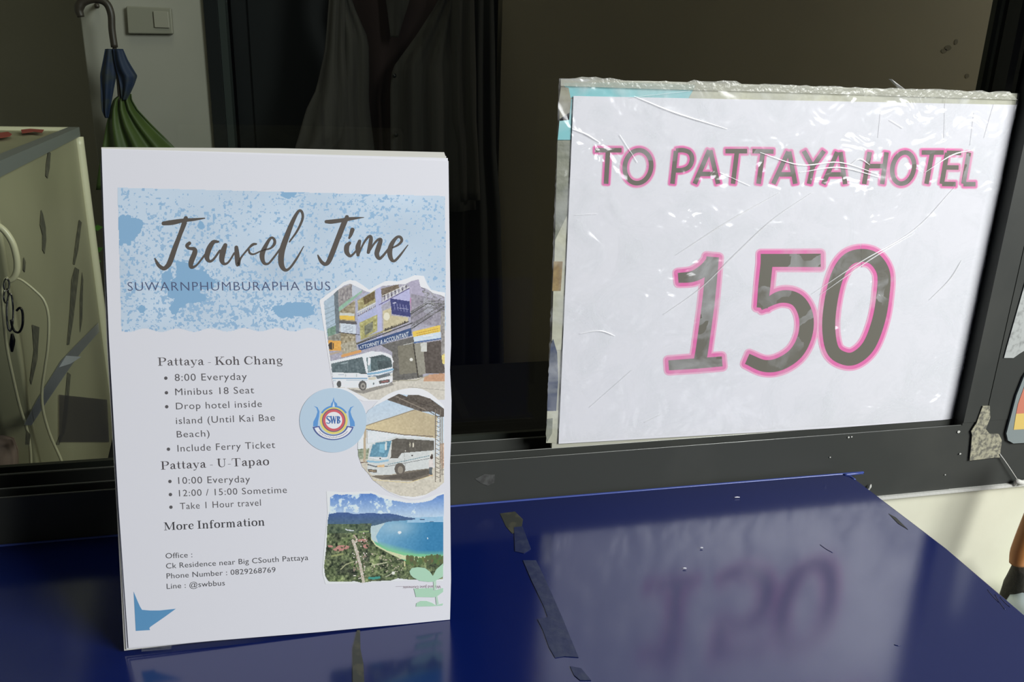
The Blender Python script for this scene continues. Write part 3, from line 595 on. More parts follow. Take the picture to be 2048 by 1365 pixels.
p.ell((305, 1200), 24, 34, (92, 92, 94)); p.ell((552, 1215), 42, 52, (98, 96, 96)); p.ell((556, 1222), 26, 34, (160, 156, 152)); p.ell((556, 1222), 11, 14, (100, 98, 96))
p.build('street_photo_print', place_notice, INK, notice, 4)
# ---- round photograph of the bus under a roof
q = Pic((580, 760), 5.46, 740, 150, 1684, 1290, 5.2)
q.M = q.inside([(740, 700), (800, 420), (860, 330), (950, 270), (1060, 215), (1160, 165), (1180, 152), (1270, 165), (1400, 165), (1530, 205), (1640, 280), (1682, 320), (1682, 1120), (1600, 1190), (1480, 1255), (1350, 1280), (1200, 1265), (1080, 1220), (980, 1150), (900, 1090), (860, 1030), (790, 950), (745, 830)])
q.poly(None, (190, 208, 228), 4, (205, 214, 224), ((0, 250), (0, 700)))
q.poly([(700, 560), (1600, 560), (1600, 760), (700, 760)], (222, 228, 235), 4)
q.poly([(735, 760), (870, 745), (870, 860), (740, 890)], (150, 160, 140), 18)
q.poly([(735, 870), (1684, 840), (1684, 1300), (735, 1300)], (206, 200, 188), 7)
q.poly([(820, 500), (1360, 325), (1610, 400), (1600, 640), (1240, 600), (960, 555), (830, 545)], (212, 196, 160), 5, (190, 176, 148), ((900, 550), (1400, 350)))
q.line([(820, 505), (1370, 325)], 10, (150, 138, 120)); q.line([(830, 540), (960, 558), (1240, 600), (1560, 620)], 10, (122, 110, 100))
q.poly([(1050, 215), (1165, 165), (1185, 150), (1275, 185), (1290, 165), (1420, 165), (1530, 205), (1684, 320), (1684, 410), (1560, 350), (1440, 350)], (98, 90, 84), 10)
q.line([(1160, 185), (1480, 330)], 10, (140, 130, 120)); q.line([(1330, 190), (1420, 280), (1560, 240)], 5, (70, 64, 60)); q.line([(1180, 170), (1600, 320)], 5, (75, 68, 62))
q.line([(820, 545), (812, 890)], 26, (188, 172, 150)); q.line([(842, 560), (842, 700)], 6, (150, 138, 122)); q.line([(775, 905), (860, 898)], 8, (110, 90, 85))
q.poly([(870, 1050), (1150, 1035), (1520, 930), (1560, 1040), (1350, 1105), (1000, 1090)], (122, 114, 104), 5)
q.poly([(1100, 1050), (1500, 980), (1540, 1020), (1330, 1085), (1010, 1080)], (96, 90, 84), 5)
q.poly([(850, 850), (870, 720), (930, 680), (1060, 655), (1150, 620), (1570, 645), (1590, 960), (1250, 1000), (1080, 1040), (900, 1040), (845, 990)], (208, 212, 214), 4)
q.poly([(1110, 660), (1160, 640), (1570, 665), (1570, 770), (1220, 800), (1180, 855), (1095, 860)], (98, 94, 88), 6); q.line([(1110, 670), (1098, 850)], 6, (220, 220, 215)); q.line([(1290, 660), (1290, 780)], 4, (80, 76, 72)); q.line([(1430, 665), (1430, 775)], 4, (80, 76, 72))
q.ell((1310, 710), 6, 30, (180, 176, 160)); q.ell((1345, 712), 8, 28, (215, 210, 195)); q.ell((1260, 775), 5, 10, (200, 198, 190))
q.poly([(865, 845), (905, 700), (940, 688), (1110, 665), (1060, 850), (960, 840)], (105, 150, 175), 10); q.poly([(980, 700), (1040, 700), (1030, 800), (975, 790)], (135, 185, 210), 6); q.line([(840, 750), (845, 700), (900, 692), (925, 700)], 14, (214, 218, 220)); q.line([(1050, 690), (1045, 760)], 20, (220, 222, 222))
q.line([(870, 845), (960, 862), (1060, 850)], 12, (235, 238, 240)); q.line([(850, 890), (960, 900), (1070, 880)], 20, (150, 190, 215)); q.ell((985, 860), 9, 8, (60, 62, 66))
q.line([(850, 925), (940, 950), (1060, 945)], 14, (112, 116, 122)); q.line([(850, 915), (940, 938)], 5, (225, 228, 230)); q.poly([(950, 935), (1030, 925), (1030, 955), (952, 955)], (222, 190, 150), 6)
q.poly([(850, 975), (950, 985), (950, 1015), (855, 1005)], (92, 86, 82), 5); q.line([(870, 992), (930, 998)], 12, (170, 150, 125))
q.line([(1070, 925), (1570, 820)], 7, (120, 150, 162)); q.line([(1070, 945), (1570, 850)], 5, (96, 100, 104)); q.line([(1245, 795), (1260, 970)], 4, (160, 162, 162)); q.ell((1333, 828), 9, 9, (70, 66, 64))
q.ell((1200, 975), 58, 68, (104, 98, 92)); q.ell((1205, 985), 30, 40, (150, 142, 132)); q.ell((1545, 840), 22, 60, (220, 220, 218))
q.ell((1550, 850), 14, 40, (90, 82, 78)); q.poly([(1515, 880), (1560, 860), (1570, 960), (1515, 960)], (222, 214, 214), 8); q.poly([(1520, 955), (1555, 955), (1550, 1040), (1522, 1040)], (96, 104, 110), 6); q.ell((1540, 850), 12, 16, (70, 55, 50)); q.line([(1520, 1040), (1555, 1050)], 8, (220, 170, 140))
q.poly([(1640, 700), (1684, 690), (1684, 960), (1650, 980)], (196, 168, 150), 18); q.line([(1640, 985), (1684, 985)], 5, (90, 84, 80)); q.line([(1650, 1030), (1684, 1030)], 5, (90, 84, 80))
for x in (1588, 1640): q.line([(x, 330), (x, 1110)], 14, (126, 118, 110))
for k in range(14): y = 400 + 50 * k; q.line([(1592, y), (1636, y + 25)], 7, (120, 112, 104)); q.line([(1636, y + 25), (1592, y + 50)], 7, (226, 220, 210))
q.line([(1660, 400), (1660, 1040)], 7, (140, 132, 122)); q.line([(1510, 340), (1610, 400), (1684, 400)], 8, (86, 80, 74))
q.line([(880, 1090), (1300, 1125), (1560, 1040)], 5, (225, 205, 150))
q.build('shelter_photo_print', place_notice, INK, notice, 6)
# ---- beach photograph
b = Pic((620, 970), 4.552, 128, 78, 1220, 900, 4.6)
b.M = b.inside([(185, 115), (230, 85), (290, 95), (330, 88), (420, 92), (460, 82), (560, 80), (610, 95), (660, 122), (730, 140), (800, 150), (880, 165), (960, 168), (1040, 158), (1110, 140), (1160, 105), (1218, 85), (1210, 860), (1080, 868), (960, 865), (880, 862), (800, 852), (740, 872), (560, 880), (480, 895), (410, 880), (240, 885), (165, 880), (138, 830), (128, 745), (150, 560), (160, 330), (178, 240)])
b.poly(None, (96, 136, 204), 4, (186, 208, 232), ((0, 90), (0, 290)))
cl = blob(b.X.shape, 16, 4); k = (cl > .25) & (b.Y < 262) & (b.X < 960); b.A[k] = np.clip(np.array([196, 214, 236]) + cl[k][:, None] * 14, 0, 240); k = (cl > -.2) & (cl <= .25) & (b.Y < 262) & (b.X < 960); b.A[k] = b.A[k] * .45 + np.array([160, 188, 228]) * .55
b.poly([(900, 300), (1220, 290), (1220, 700), (540, 700), (545, 400), (700, 330)], (120, 170, 205), 3, (58, 128, 175), ((650, 420), (1080, 520)))
b.poly([(900, 300), (1220, 290), (1220, 340), (880, 345)], (150, 190, 222), 3)
gl = np.exp(-((b.X - 800) / 150) ** 2 - ((b.Y - 390) / 70) ** 2)[..., None] * .45; k = b.inside([(900, 318), (1220, 318), (1220, 700), (540, 700), (545, 400), (700, 330)]); b.A[k] = (b.A * (1 - gl) + np.array([205, 220, 230]) * gl)[k]
b.poly([(560, 540), (600, 520), (720, 590), (880, 625), (1220, 640), (1220, 700), (700, 700)], (92, 172, 160), 3)
t = np.clip((b.Y - (480 + 115 * np.clip((b.X - 560) / 420, 0, 1) ** .8)) / 55, 0, 1)[..., None]; k = k & (b.X > 560); b.A[k] = (b.A * (1 - t * .75) + np.array([140, 205, 150]) * t * .75)[k]
b.poly([(545, 380), (560, 375), (556, 480), (600, 545), (700, 600), (860, 645), (1110, 665), (1110, 700), (900, 690), (760, 660), (600, 580), (545, 500)], (208, 214, 175), 3)
b.poly([(545, 370), (700, 330), (640, 400), (600, 470), (620, 530), (560, 500)], (186, 206, 214), 3)
b.poly([(165, 270), (240, 255), (340, 252), (400, 268), (480, 262), (560, 255), (640, 265), (720, 262), (800, 275), (860, 292), (955, 305), (955, 318), (860, 325), (720, 335), (600, 370), (500, 385), (150, 390)], (72, 98, 150), 4, (82, 108, 128), ((0, 270), (0, 380)))
k = b.inside([(150, 360), (560, 355), (552, 400), (555, 500), (600, 560), (720, 625), (880, 700), (1110, 700), (1220, 640), (1220, 920), (120, 920)])
n1 = blob(b.X.shape, 4, 2); n2 = blob(b.X.shape, 14, 2); b.A[k] = (np.array([92, 104, 76]) + n1[..., None] * np.array([26, 26, 20]) + n2[..., None] * np.array([10, 12, 6]))[k]
kk = k & (b.Y < 440); b.A[kk] = b.A[kk] * .6 + np.array([78, 98, 92]) * .4
for cx_, cy_, rx_, ry_ in ((300, 570, 60, 20), (260, 590, 50, 15), (180, 562, 30, 10), (480, 510, 45, 16), (510, 560, 26, 20), (520, 500, 22, 10)):
    kk = (((b.X - cx_) / rx_) ** 2 + ((b.Y - cy_) / ry_) ** 2 < 1) & (n1 > -.5); b.A[kk] = (190, 138, 132)
for pts, w_, c_ in (([(325, 405), (345, 415), (395, 418)], 10, (205, 212, 218)), ([(400, 460), (430, 500), (405, 530)], 14, (190, 172, 160)), ([(390, 510), (410, 560), (430, 630), (455, 720), (470, 800), (488, 890)], 26, (198, 190, 178)), ([(560, 735), (700, 708)], 10, (186, 190, 160)), ([(280, 770), (330, 725), (400, 700)], 10, (170, 172, 138)), ([(690, 840), (780, 790)], 8, (180, 182, 160)), ([(860, 700), (862, 740)], 12, (200, 196, 150)), ([(200, 650), (300, 630)], 16, (150, 158, 110)), ([(450, 430), (530, 425)], 14, (140, 160, 110))): b.line(pts, w_, c_)
for _ in range(70):
    x, y = rng.uniform(390, 520), rng.uniform(440, 860); b.ell((x, y), 6, 5, (225, 220, 214) if rng.random() < .5 else (175, 150, 140))
for _ in range(60):
    x, y = rng.uniform(540, 860), rng.uniform(620, 800); b.ell((x, y), 6, 4, (196, 186, 168))
for _ in range(46):
    x = rng.uniform(880, 1215); y = 672 - (x - 900) * .03 + rng.uniform(-10, 50); b.ell((x, y), 16, 24, (92 + rng.uniform(-14, 16), 108 + rng.uniform(-12, 14), 72))
b.line([(540, 850), (580, 852), (630, 845)], 22, (72, 150, 140)); b.ell((758, 805), 14, 14, (232, 230, 222)); b.ell((815, 435), 16, 14, (222, 232, 240)); b.ell((1070, 488), 6, 8, (196, 214, 230)); b.line([(1003, 316), (1038, 317)], 8, (70, 96, 130)); b.line([(1095, 338), (1122, 338)], 9, (60, 86, 120))
b.build('beach_photo_print', place_notice, INK, notice, 4)
# ---- graphics and lettering
G = Print(); DK = ink((88, 82, 78)); TX = ink((92, 90, 94))
G.disc((666, 841), 67, ink((182, 203, 224)), 7, 72, 64.5)
def e4(L_): return c4(L_)
BL = ink((96, 150, 212)); NV = ink((88, 102, 160))
G.poly(e4([(a, b_) for a, b_ in [(470, 195), (483, 190), (487, 240), (515, 290), (447, 290), (462, 240)]][:0] or [(476, 190), (486, 235), (515, 262), (517, 298), (445, 298), (448, 262), (466, 235)]), BL, 8)
G.poly(e4([(476, 232), (490, 296), (462, 296)]), ink((205, 220, 238)), 9)
G.add(*(lambda n: (e4([(480 + r * math.cos(t), 445 - r * math.sin(t)) for r in (165, 145) for t in np.linspace(.55, 2.6, n)]), [(i, i + 1, n + i + 1, n + i) for i in range(n - 1)]))(22), BL, 8)
for sx in (1, -1):
    fx = lambda L_: [(480 + sx * (x - 480), y) for x, y in L_]
    G.poly(e4(fx([(258, 285), (300, 300), (322, 345), (318, 400), (306, 460), (303, 508), (252, 508), (255, 460), (285, 400), (300, 350), (290, 310)])), BL, 8)
for r, c_, l_ in ((152, (222, 206, 120), 8), (128, (110, 102, 128), 9), (118, (205, 98, 108), 10), (92, (236, 238, 242), 11)): G.disc(c4([(478, 442)])[0], r / 5.46, ink(c_), l_, 48)
nn = 26; tt = np.linspace(math.pi * .06, math.pi * .94, nn)
G.add(e4([(472 + r * math.cos(t) * 1.02, 480 + r * math.sin(t) * .80) for r in (222, 150) for t in tt]), [(i, i + 1, nn + i + 1, nn + i) for i in range(nn - 1)], NV, 12)
G.add(e4([(472 + r * math.cos(t) * 1.02, 480 + r * math.sin(t) * .80) for r in (208, 164) for t in np.linspace(math.pi * .09, math.pi * .91, nn)]), [(i, i + 1, nn + i + 1, nn + i) for i in range(nn - 1)], ink((228, 232, 240)), 13)
for t in np.linspace(math.pi * .2, math.pi * .8, 21):      # tiny Thai-like lettering on the ribbon, too small to read
    r = 185; c_ = (472 + r * 1.02 * math.cos(t), 480 + r * .8 * math.sin(t)); h_ = 9 + 4 * math.sin(t * 37)
    G.ribbon([(*e4([(c_[0] - 5, c_[1] + h_ * .6)])[0], .7), (*e4([(c_[0] + 5, c_[1] - h_ * .6)])[0], .9)], ink((110, 100, 140)), 14)
serif_col = ink((70, 110, 175))
for ch, x in zip('SWB', (400, 448, 512)):
    pts = {'S': [[(440, 405, 8), (412, 398, 8), (404, 418, 12), (425, 438, 14), (440, 456, 12), (425, 475, 8), (400, 468, 8)]],
           'W': [[(448, 400, 13), (462, 472, 12)], [(462, 472, 6), (476, 402, 6)], [(476, 402, 13), (490, 472, 12)], [(490, 472, 6), (504, 400, 6)], [(440, 400, 5), (458, 400, 5)], [(496, 400, 5), (510, 400, 5)]],
           'B': [[(522, 402, 14), (522, 472, 14)], [(522, 402, 6), (540, 408, 12), (536, 432, 8), (522, 436, 6)], [(522, 436, 6), (545, 450, 12), (538, 470, 8), (522, 472, 6)]]}[ch]
    for s_ in pts: G.ribbon([(*e4([(a, b_)])[0], w_ / 5.46 * 1.05) for a, b_, w_ in s_], serif_col, 14)
G.build('emblem_print', place_notice, INK, notice); G = Print()
# corner arrow
s6 = lambda L_: [(220 + x / 4.55, 1020 + y / 4.55) for x, y in L_]
G.poly(s6([(215, 745), (250, 830), (275, 885), (292, 912), (365, 918), (450, 918), (600, 902), (500, 975), (370, 1065), (358, 1078), (365, 1096), (235, 1104)]), ink((92, 145, 190)), 2)
G.build('corner_arrow', place_notice, INK, notice); G = Print()
# pale green plant motif
GRN = ink((170, 208, 186)); g5 = c5
G.poly(g5([(905, 790), (925, 760), (980, 750), (1045, 758), (1090, 790), (1118, 830), (1150, 770), (1212, 715), (1212, 835), (1150, 870), (1140, 882), (1080, 885), (1000, 875), (940, 845), (915, 820)]), GRN, 8)
G.poly(g5([(1122, 880), (1150, 880), (1150, 960), (1128, 960)]), ink((184, 212, 196)), 8)
G.poly(g5([(945, 945), (1120, 940), (1125, 965), (1212, 940), (1212, 975), (1165, 1010), (1130, 1025), (965, 1022), (955, 985)]), GRN, 8)
G.poly(g5([(1140, 1010), (1158, 1010), (1172, 1085), (1150, 1095)]), ink((178, 205, 192)), 8)
G.poly(g5([(965, 1110), (968, 1080), (1010, 1058), (1060, 1058), (1110, 1075), (1145, 1098), (1212, 1080), (1205, 1100), (1120, 1106)]), GRN, 8)
G.build('plant_motif', place_notice, INK, notice)
T = Print()
t1 = lambda st, k, ox, oy: [(ox + x / k, oy + y / k, w_ / k) for x, y, w_ in st]
for st_ in [[(232, 292, 50), (340, 280, 62), (480, 255, 46), (600, 245, 36), (742, 228, 14)], [(508, 226, 50), (500, 262, 56)],
            [(500, 250, 56), (440, 420, 52), (372, 600, 62), (312, 770, 66), (272, 830, 56), (232, 852, 48), (180, 822, 44), (150, 780, 36), (124, 728, 16)], [(515, 290, 12), (470, 400, 12), (430, 490, 12), (405, 560, 10)],
            [(552, 538, 44), (522, 568, 44), (545, 600, 34), (612, 612, 50), (618, 660, 62), (575, 770, 64), (578, 836, 44), (640, 812, 24), (720, 715, 24), (770, 650, 26)],
            [(910, 520, 26), (850, 525, 50), (795, 610, 66), (770, 710, 60), (800, 762, 36), (850, 740, 28), (930, 630, 26)],
            [(998, 562, 50), (968, 650, 72), (955, 745, 62), (985, 795, 36), (1040, 770, 24), (1110, 660, 22)],
            [(1135, 590, 46), (1145, 700, 62), (1156, 808, 50), (1190, 722, 24), (1285, 605, 24), (1340, 555, 34), (1380, 548, 24)],
            [(1288, 612, 22), (1302, 660, 26), (1350, 675, 22), (1430, 640, 18), (1490, 620, 20), (1560, 600, 24), (1608, 545, 36), (1605, 490, 32), (1562, 474, 32), (1505, 560, 46), (1455, 680, 62), (1475, 778, 42), (1530, 792, 26), (1600, 715, 24), (1680, 605, 22)],
            [(1795, 520, 18), (1890, 385, 26), (1955, 240, 30), (1950, 155, 32), (1908, 140, 34), (1838, 260, 50), (1762, 450, 66), (1700, 640, 72), (1692, 790, 68), (1735, 868, 44), (1795, 850, 28), (1880, 735, 26), (1970, 578, 10)]]:
    T.ribbon(t1(st_, 6.206, 290, 400), DK, 4)
for st_ in [[(450, 372, 58), (540, 372, 72), (740, 345, 66), (850, 325, 60), (960, 312, 40), (1090, 300, 10)], [(802, 292, 66), (792, 335, 76)],
            [(770, 345, 84), (692, 540, 82), (602, 780, 86), (532, 960, 86), (482, 1065, 76), (430, 1098, 62), (372, 1062, 56), (332, 1000, 42), (306, 944, 20)], [(805, 370, 14), (742, 520, 18), (690, 660, 16)],
            [(896, 510, 72), (870, 590, 58), (842, 652, 34)], [(848, 736, 52), (802, 790, 84), (800, 890, 80), (852, 958, 50), (905, 930, 36), (960, 870, 34)],
            [(1018, 705, 56), (990, 810, 84), (992, 940, 54)], [(1002, 930, 30), (1080, 755, 32), (1160, 640, 42), (1208, 630, 52), (1208, 710, 68), (1168, 895, 56)],
            [(1180, 880, 34), (1262, 755, 32), (1330, 682, 42), (1378, 684, 62), (1345, 800, 82), (1312, 920, 78), (1352, 1000, 56), (1412, 960, 42), (1490, 865, 36), (1540, 800, 34)],
            [(1572, 822, 26), (1680, 765, 38), (1738, 695, 46), (1712, 636, 46), (1652, 642, 50), (1572, 745, 72), (1532, 880, 86), (1556, 1005, 66), (1612, 1042, 46), (1700, 958, 38), (1842, 772, 14)]]:
    T.ribbon(t1(st_, 8.533, 600, 400), DK, 4)
T.build('heading_lettering', place_notice, INK, notice); T = Print()
text_on(T, 'SUWARNPHUMBURAPHA BUS', (256, 582), (661, 581), 17.6, ink((84, 92, 124)), 4, offset=-.012, spacing=1.12)
T.build('text_line', place_notice, INK, notice)
for tx, a, b_, cp in (('8:00 Everyday', (350, 762.5), (494, 760), 14), ('Minibus 18 Seat', (351, 791), (508.5, 787), 13.5), ('Drop hotel inside', (352.5, 819.5), (524, 814.5), 13.5),
                      ('island (Until Kai Bae', (352.5, 848.7), (550, 842), 13.5), ('Beach)', (354, 875.6), (419.5, 873.5), 13), ('Include Ferry Ticket', (355.5, 904), (550.5, 896.5), 13.5),
                      ('10:00 Everyday', (357, 968.5), (500.5, 965), 13.5), ('12:00 / 15:00 Sometime', (358.5, 993.5), (574, 986.5), 13), ('Take 1 Hour travel', (360.5, 1019.5), (522, 1012), 13)):
    T = Print(); text_on(T, tx, a, b_, cp, TX, 2, offset=-.004, spacing=1.1); T.build('text_line', place_notice, INK, notice)
for x, y in ((331.8, 756.8), (333, 786), (333.6, 814), (337, 899), (340, 963.5), (341, 989.7), (342, 1015)): T = Print(); T.disc((x, y), 3.4, TX, 2, 14); T.build('bullet', place_notice, INK, notice)
TX2 = ink((80, 80, 84))
for tx, a, b_ in (('Office :', (331.6, 1117.8), (385, 1115)), ('Ck Residence near Big CSouth Pattaya', (332.5, 1138), (616.7, 1120.7)), ('Phone Number : 0829268769', (333.6, 1158), (551.4, 1145.3)), ('Line : @swbbus', (333.8, 1178.7), (450, 1171.5))):
    T = Print(); text_on(T, tx, a, b_, 10.5, TX2, 2, offset=-.002, spacing=1.04); T.build('text_line', place_notice, INK, notice)
T = Print(); serif(T, 'Pattaya - Koh Chang', (316, 732), (567, 728.5), 16.5, ink((88, 84, 88)), 2); T.build('heading_lettering', place_notice, INK, notice)
T = Print(); serif(T, 'Pattaya - U-Tapao', (322, 940), (540, 930.5), 16.5, ink((80, 76, 80)), 2); T.build('heading_lettering', place_notice, INK, notice)
T = Print(); serif(T, 'More Information', (328.5, 1061.5), (531, 1051.5), 16, ink((62, 62, 66)), 2); T.build('heading_lettering', place_notice, INK, notice)
T = Print()
# small upside-down line printed below the beach picture, over the plant motif
V_, F_ = textmesh('We and June Domestic........', -.01, 1.0); V_ = V_.copy(); wv = V_[:, 0].max()
T.add(np.c_[882 - V_[:, 0] / wv * 90, 1171 + V_[:, 1] * 9 + V_[:, 0] / wv * 2], [f[::1] for f in F_], ink((150, 128, 140)), 9)
T.build('text_line', place_notice, INK, notice); T = Print()
# shop sign lettering inside the street picture
V_, F_ = textmesh('ATTORNEY & ACCOUNTANT', .02, 1.0); V_ = V_.copy(); V_[:, 0] /= V_[:, 0].max()
xx = 510 + 525 * V_[:, 0] ** .93; yb_ = 835 - (835 - 700) * V_[:, 0]; hh = 38 + 22 * V_[:, 0]
T.add(c3(np.c_[xx, yb_ - V_[:, 1] * hh * 1.25]), F_, ink((205, 212, 225)), 6)
T.build('shop_lettering', place_notice, INK, notice)['kind'] = 'stuff'

# ------------------------------------------------------------------ big fare sign standing in the sill track
YS = .0128                                   # front of the sign's card
TH = .0045
def sg(px, lay=0.): 
    Q = np.array([onY(p_, YS) for p_ in px]); return Q - np.array([0, 1, 0]) * np.asarray(lay, float).reshape(-1, 1)
sc = [(1124, 160), (1300, 162), (1600, 172), (2035, 187), (1903, 842), (1500, 864), (1104, 889)]
card = [sg([p_])[0] for p_ in sc]; zmin = min(c_[2] for c_ in card); print('sign bottom z', zmin, card[4], card[6], 'fin', FZ1 + .0018)
CZ = FZ1 + .0021
for i in (4, 5, 6): card[i][2] = CZ
sign = prism('fare_sign', card, (0, TH, 0), M['card']); tag(sign, 'white fare sign with pink outlined lettering wrapped in clear tape, propped in the window track', 'sign')
# patchwork on the card margins
def patch(name, px, m, lay, th=.0003):
    return prism(name, [q for q in sg(px, [lay] * len(px))], (0, th, 0), m, sign)
M['card_grey'] = mat('grey_green_corrugated_card', (.20, .215, .16), .5, noise=(150, (.28, .29, .22), .4, .6, (.1, 1, 1)), bump=(300, .5, .0006))
M['card_cream'] = mat('cream_card', (.60, .60, .46), .5, noise=(90, (.50, .50, .38), .4, .6, (.3, 1, 1)), bump=(250, .4, .0006))
M['card_brown'] = mat('brown_tape', (.38, .27, .11), .5, noise=(200, (.28, .19, .08), .4, .6))
M['card_navy'] = mat('navy_label', (.035, .055, .12), .4, noise=(120, (.09, .11, .15), .5, .6, (.1, 1, 1)))
M['card_grey2'] = mat('khaki_card', (.24, .22, .15), .6, noise=(100, (.34, .33, .24), .4, .6))
patch('card_edging', [(1126, 166), (1250, 165), (1391, 170), (1376, 200), (1150, 195), (1140, 196)], M['teal'], .0003)
patch('card_edging', [(1119, 238), (1139, 225), (1142, 198), (1146, 198), (1142, 281), (1115, 281)], M['teal'], .0004)
patch('card_edging', [(1392, 170), (1700, 178), (2034, 190), (2030, 215), (1376, 198)], M['card_cream'], .0004)
patch('card_edging', [(1122, 172), (1137, 176), (1142, 200), (1138, 240), (1119, 242), (1118, 200)], M['card_grey2'], .0004)
patch('card_edging', [(1115, 280), (1142, 280), (1138, 400), (1134, 480), (1110, 480), (1112, 380)], M['card_grey'], .0004)
patch('card_edging', [(1110, 480), (1134, 430), (1128, 640), (1122, 700), (1103, 700), (1107, 560)], M['card_cream'], .0005)
patch('card_edging', [(1107, 523), (1125, 523), (1121, 582), (1104, 582)], M['card_brown'], .0007)
patch('card_edging', [(1101, 690), (1106, 678), (1114, 705), (1116, 760), (1112, 822), (1094, 822), (1096, 760)], M['card_navy'], .0007)
patch('card_edging', [(1094, 821), (1116, 821), (1114, 870), (1112, 886), (1092, 886)], M['card_cream'], .0006)
patch('card_edging', [(1094, 838), (1105, 836), (1104, 866), (1094, 884), (1091, 868)], M['card_grey'], .0008)
# the paper page, its right end curling back
pg = [(1147, 192), (2035, 210), (1903, 843), (1117, 888)]
Hs = homog([(0, 1), (1, 1), (1, 0), (0, 0)], pg); Hsi = np.linalg.inv(Hs)
def place_sign(px, lay):
    px = np.asarray(px, float); uv = happly(Hsi, px); Q = np.array([onY(p_, YS - .0012) for p_ in px]); Q[:, 1] -= np.asarray(lay) * .00004 + .0002
    k = np.clip((uv[:, 0] - .93) / .07, 0, 1); Q[:, 1] += 0 * k; return Q
nu, nv = 30, 20; V = []
for j in range(nv + 1):
    for i in range(nu + 1): V.append(happly(Hs, [(i / nu, j / nv)])[0])
V = place_sign(V, np.zeros(len(V))); V[:, 2] = np.maximum(V[:, 2], CZ + .0003)
uu = np.tile(np.arange(nu + 1) / nu, nv + 1); V[:, 1] += .0008 * np.clip((uu - .955) / .045, 0, 1) ** 2
Fq = [(j * (nu + 1) + i, j * (nu + 1) + i + 1, (j + 1) * (nu + 1) + i + 1, (j + 1) * (nu + 1) + i) for j in range(nv) for i in range(nu)]
page = mesh('page', V, Fq, M['paper'], sign, smooth=True); solid(page, .0001); page.data.polygons.foreach_set('use_smooth', [False] * len(page.data.polygons))
L = Print(); L2 = Print(); PK = ink((222, 112, 176), (222, 223, 230)); PK2 = ink((232, 170, 205), (222, 223, 230)); GY = ink((108, 106, 98), (222, 223, 230))
a6 = lambda L_: [(1080 + x / 3.793, 120 + y / 3.793) for x, y in L_]; a7 = lambda L_: [(1560 + x / 3.791, 120 + y / 3.791) for x, y in L_]
strokes = [a6(s_) for s_ in ([(415, 685), (618, 685)], [(515, 685), (500, 940)], [(1030, 690), (1003, 940)], [(1030, 688), (1085, 685), (1135, 705), (1152, 755), (1130, 810), (1080, 835), (1018, 838)],
      [(1283, 685), (1172, 940)], [(1290, 685), (1350, 940)], [(1218, 865), (1330, 865)], [(1405, 692), (1570, 692)], [(1493, 692), (1462, 940)], [(1610, 692), (1770, 695)], [(1690, 692), (1656, 940)],
      [(1882, 695), (1768, 940)], [(1888, 695), (1935, 940)], [(1815, 868), (1922, 868)])]
strokes += [a7(s_) for s_ in ([(178, 690), (246, 810)], [(332, 690), (246, 810)], [(246, 810), (218, 940)], [(432, 698), (326, 942)], [(456, 698), (492, 942)], [(368, 868), (478, 868)],
      [(678, 698), (636, 942)], [(806, 700), (772, 942)], [(660, 805), (792, 805)], [(1072, 702), (1240, 702)], [(1152, 702), (1108, 940)], [(1265, 704), (1224, 940)], [(1262, 704), (1372, 706)],
      [(1246, 815), (1352, 816)], [(1226, 940), (1330, 942)], [(1430, 702), (1388, 940)], [(1388, 942), (1480, 942)])]
ringsO = [a6([(742 + 100 * math.cos(t) + 8 * math.sin(-t), 810 + 125 * math.sin(t)) for t in np.linspace(0, 2 * math.pi, 16, endpoint=False)]),
          a7([(932 + 82 * math.cos(t) - 14 * math.sin(t), 820 + 118 * math.sin(t)) for t in np.linspace(0, 2 * math.pi, 16, endpoint=False)])]
zero = [(1722, 511), (1748, 518), (1766, 545), (1766, 585), (1757, 640), (1738, 690), (1712, 715), (1688, 717), (1665, 700), (1657, 655), (1662, 600), (1675, 550), (1695, 520)]
big = [([(1425, 514, 25), (1417, 600, 25), (1405, 690, 25), (1400, 720, 25)], 1), ([(1337, 731, 20), (1395, 727, 21), (1444, 723, 20)], 0), ([(1356, 556, 20), (1385, 553, 22), (1408, 540, 24), (1422, 520, 18)], 1),
       ([(1521, 521, 26), (1570, 521, 26), (1641, 521, 27)], 0), ([(1534, 516, 24), (1528, 575, 24), (1524, 616, 22)], 0),
       ([(1520, 614, 14), (1560, 594, 24), (1593, 600, 27), (1611, 630, 29), (1610, 670, 28), (1592, 706, 27), (1560, 728, 26), (1528, 732, 24), (1494, 718, 22)], 1)]
for ex, col, lay in ((14, PK2, 3), (9.5, PK, 4), (0, GY, 5)):
    for s_ in strokes: L.outlined([(x, y, 9.2) for x, y in s_], ex * .36, col, lay, len(s_) > 3)
    for r_ in ringsO: L.ring(r_, 9.2 + ex * .78, col, lay)
    L2.ring(zero, 26 + ex * 1.5, col, lay)
    for s_, sm in big: L2.outlined(s_, ex * .75, col, lay, bool(sm))
SI = inkmat('sign_ink', .5); L.build('lettering', place_sign, SI, sign); L2.build('numerals', place_sign, SI, sign)
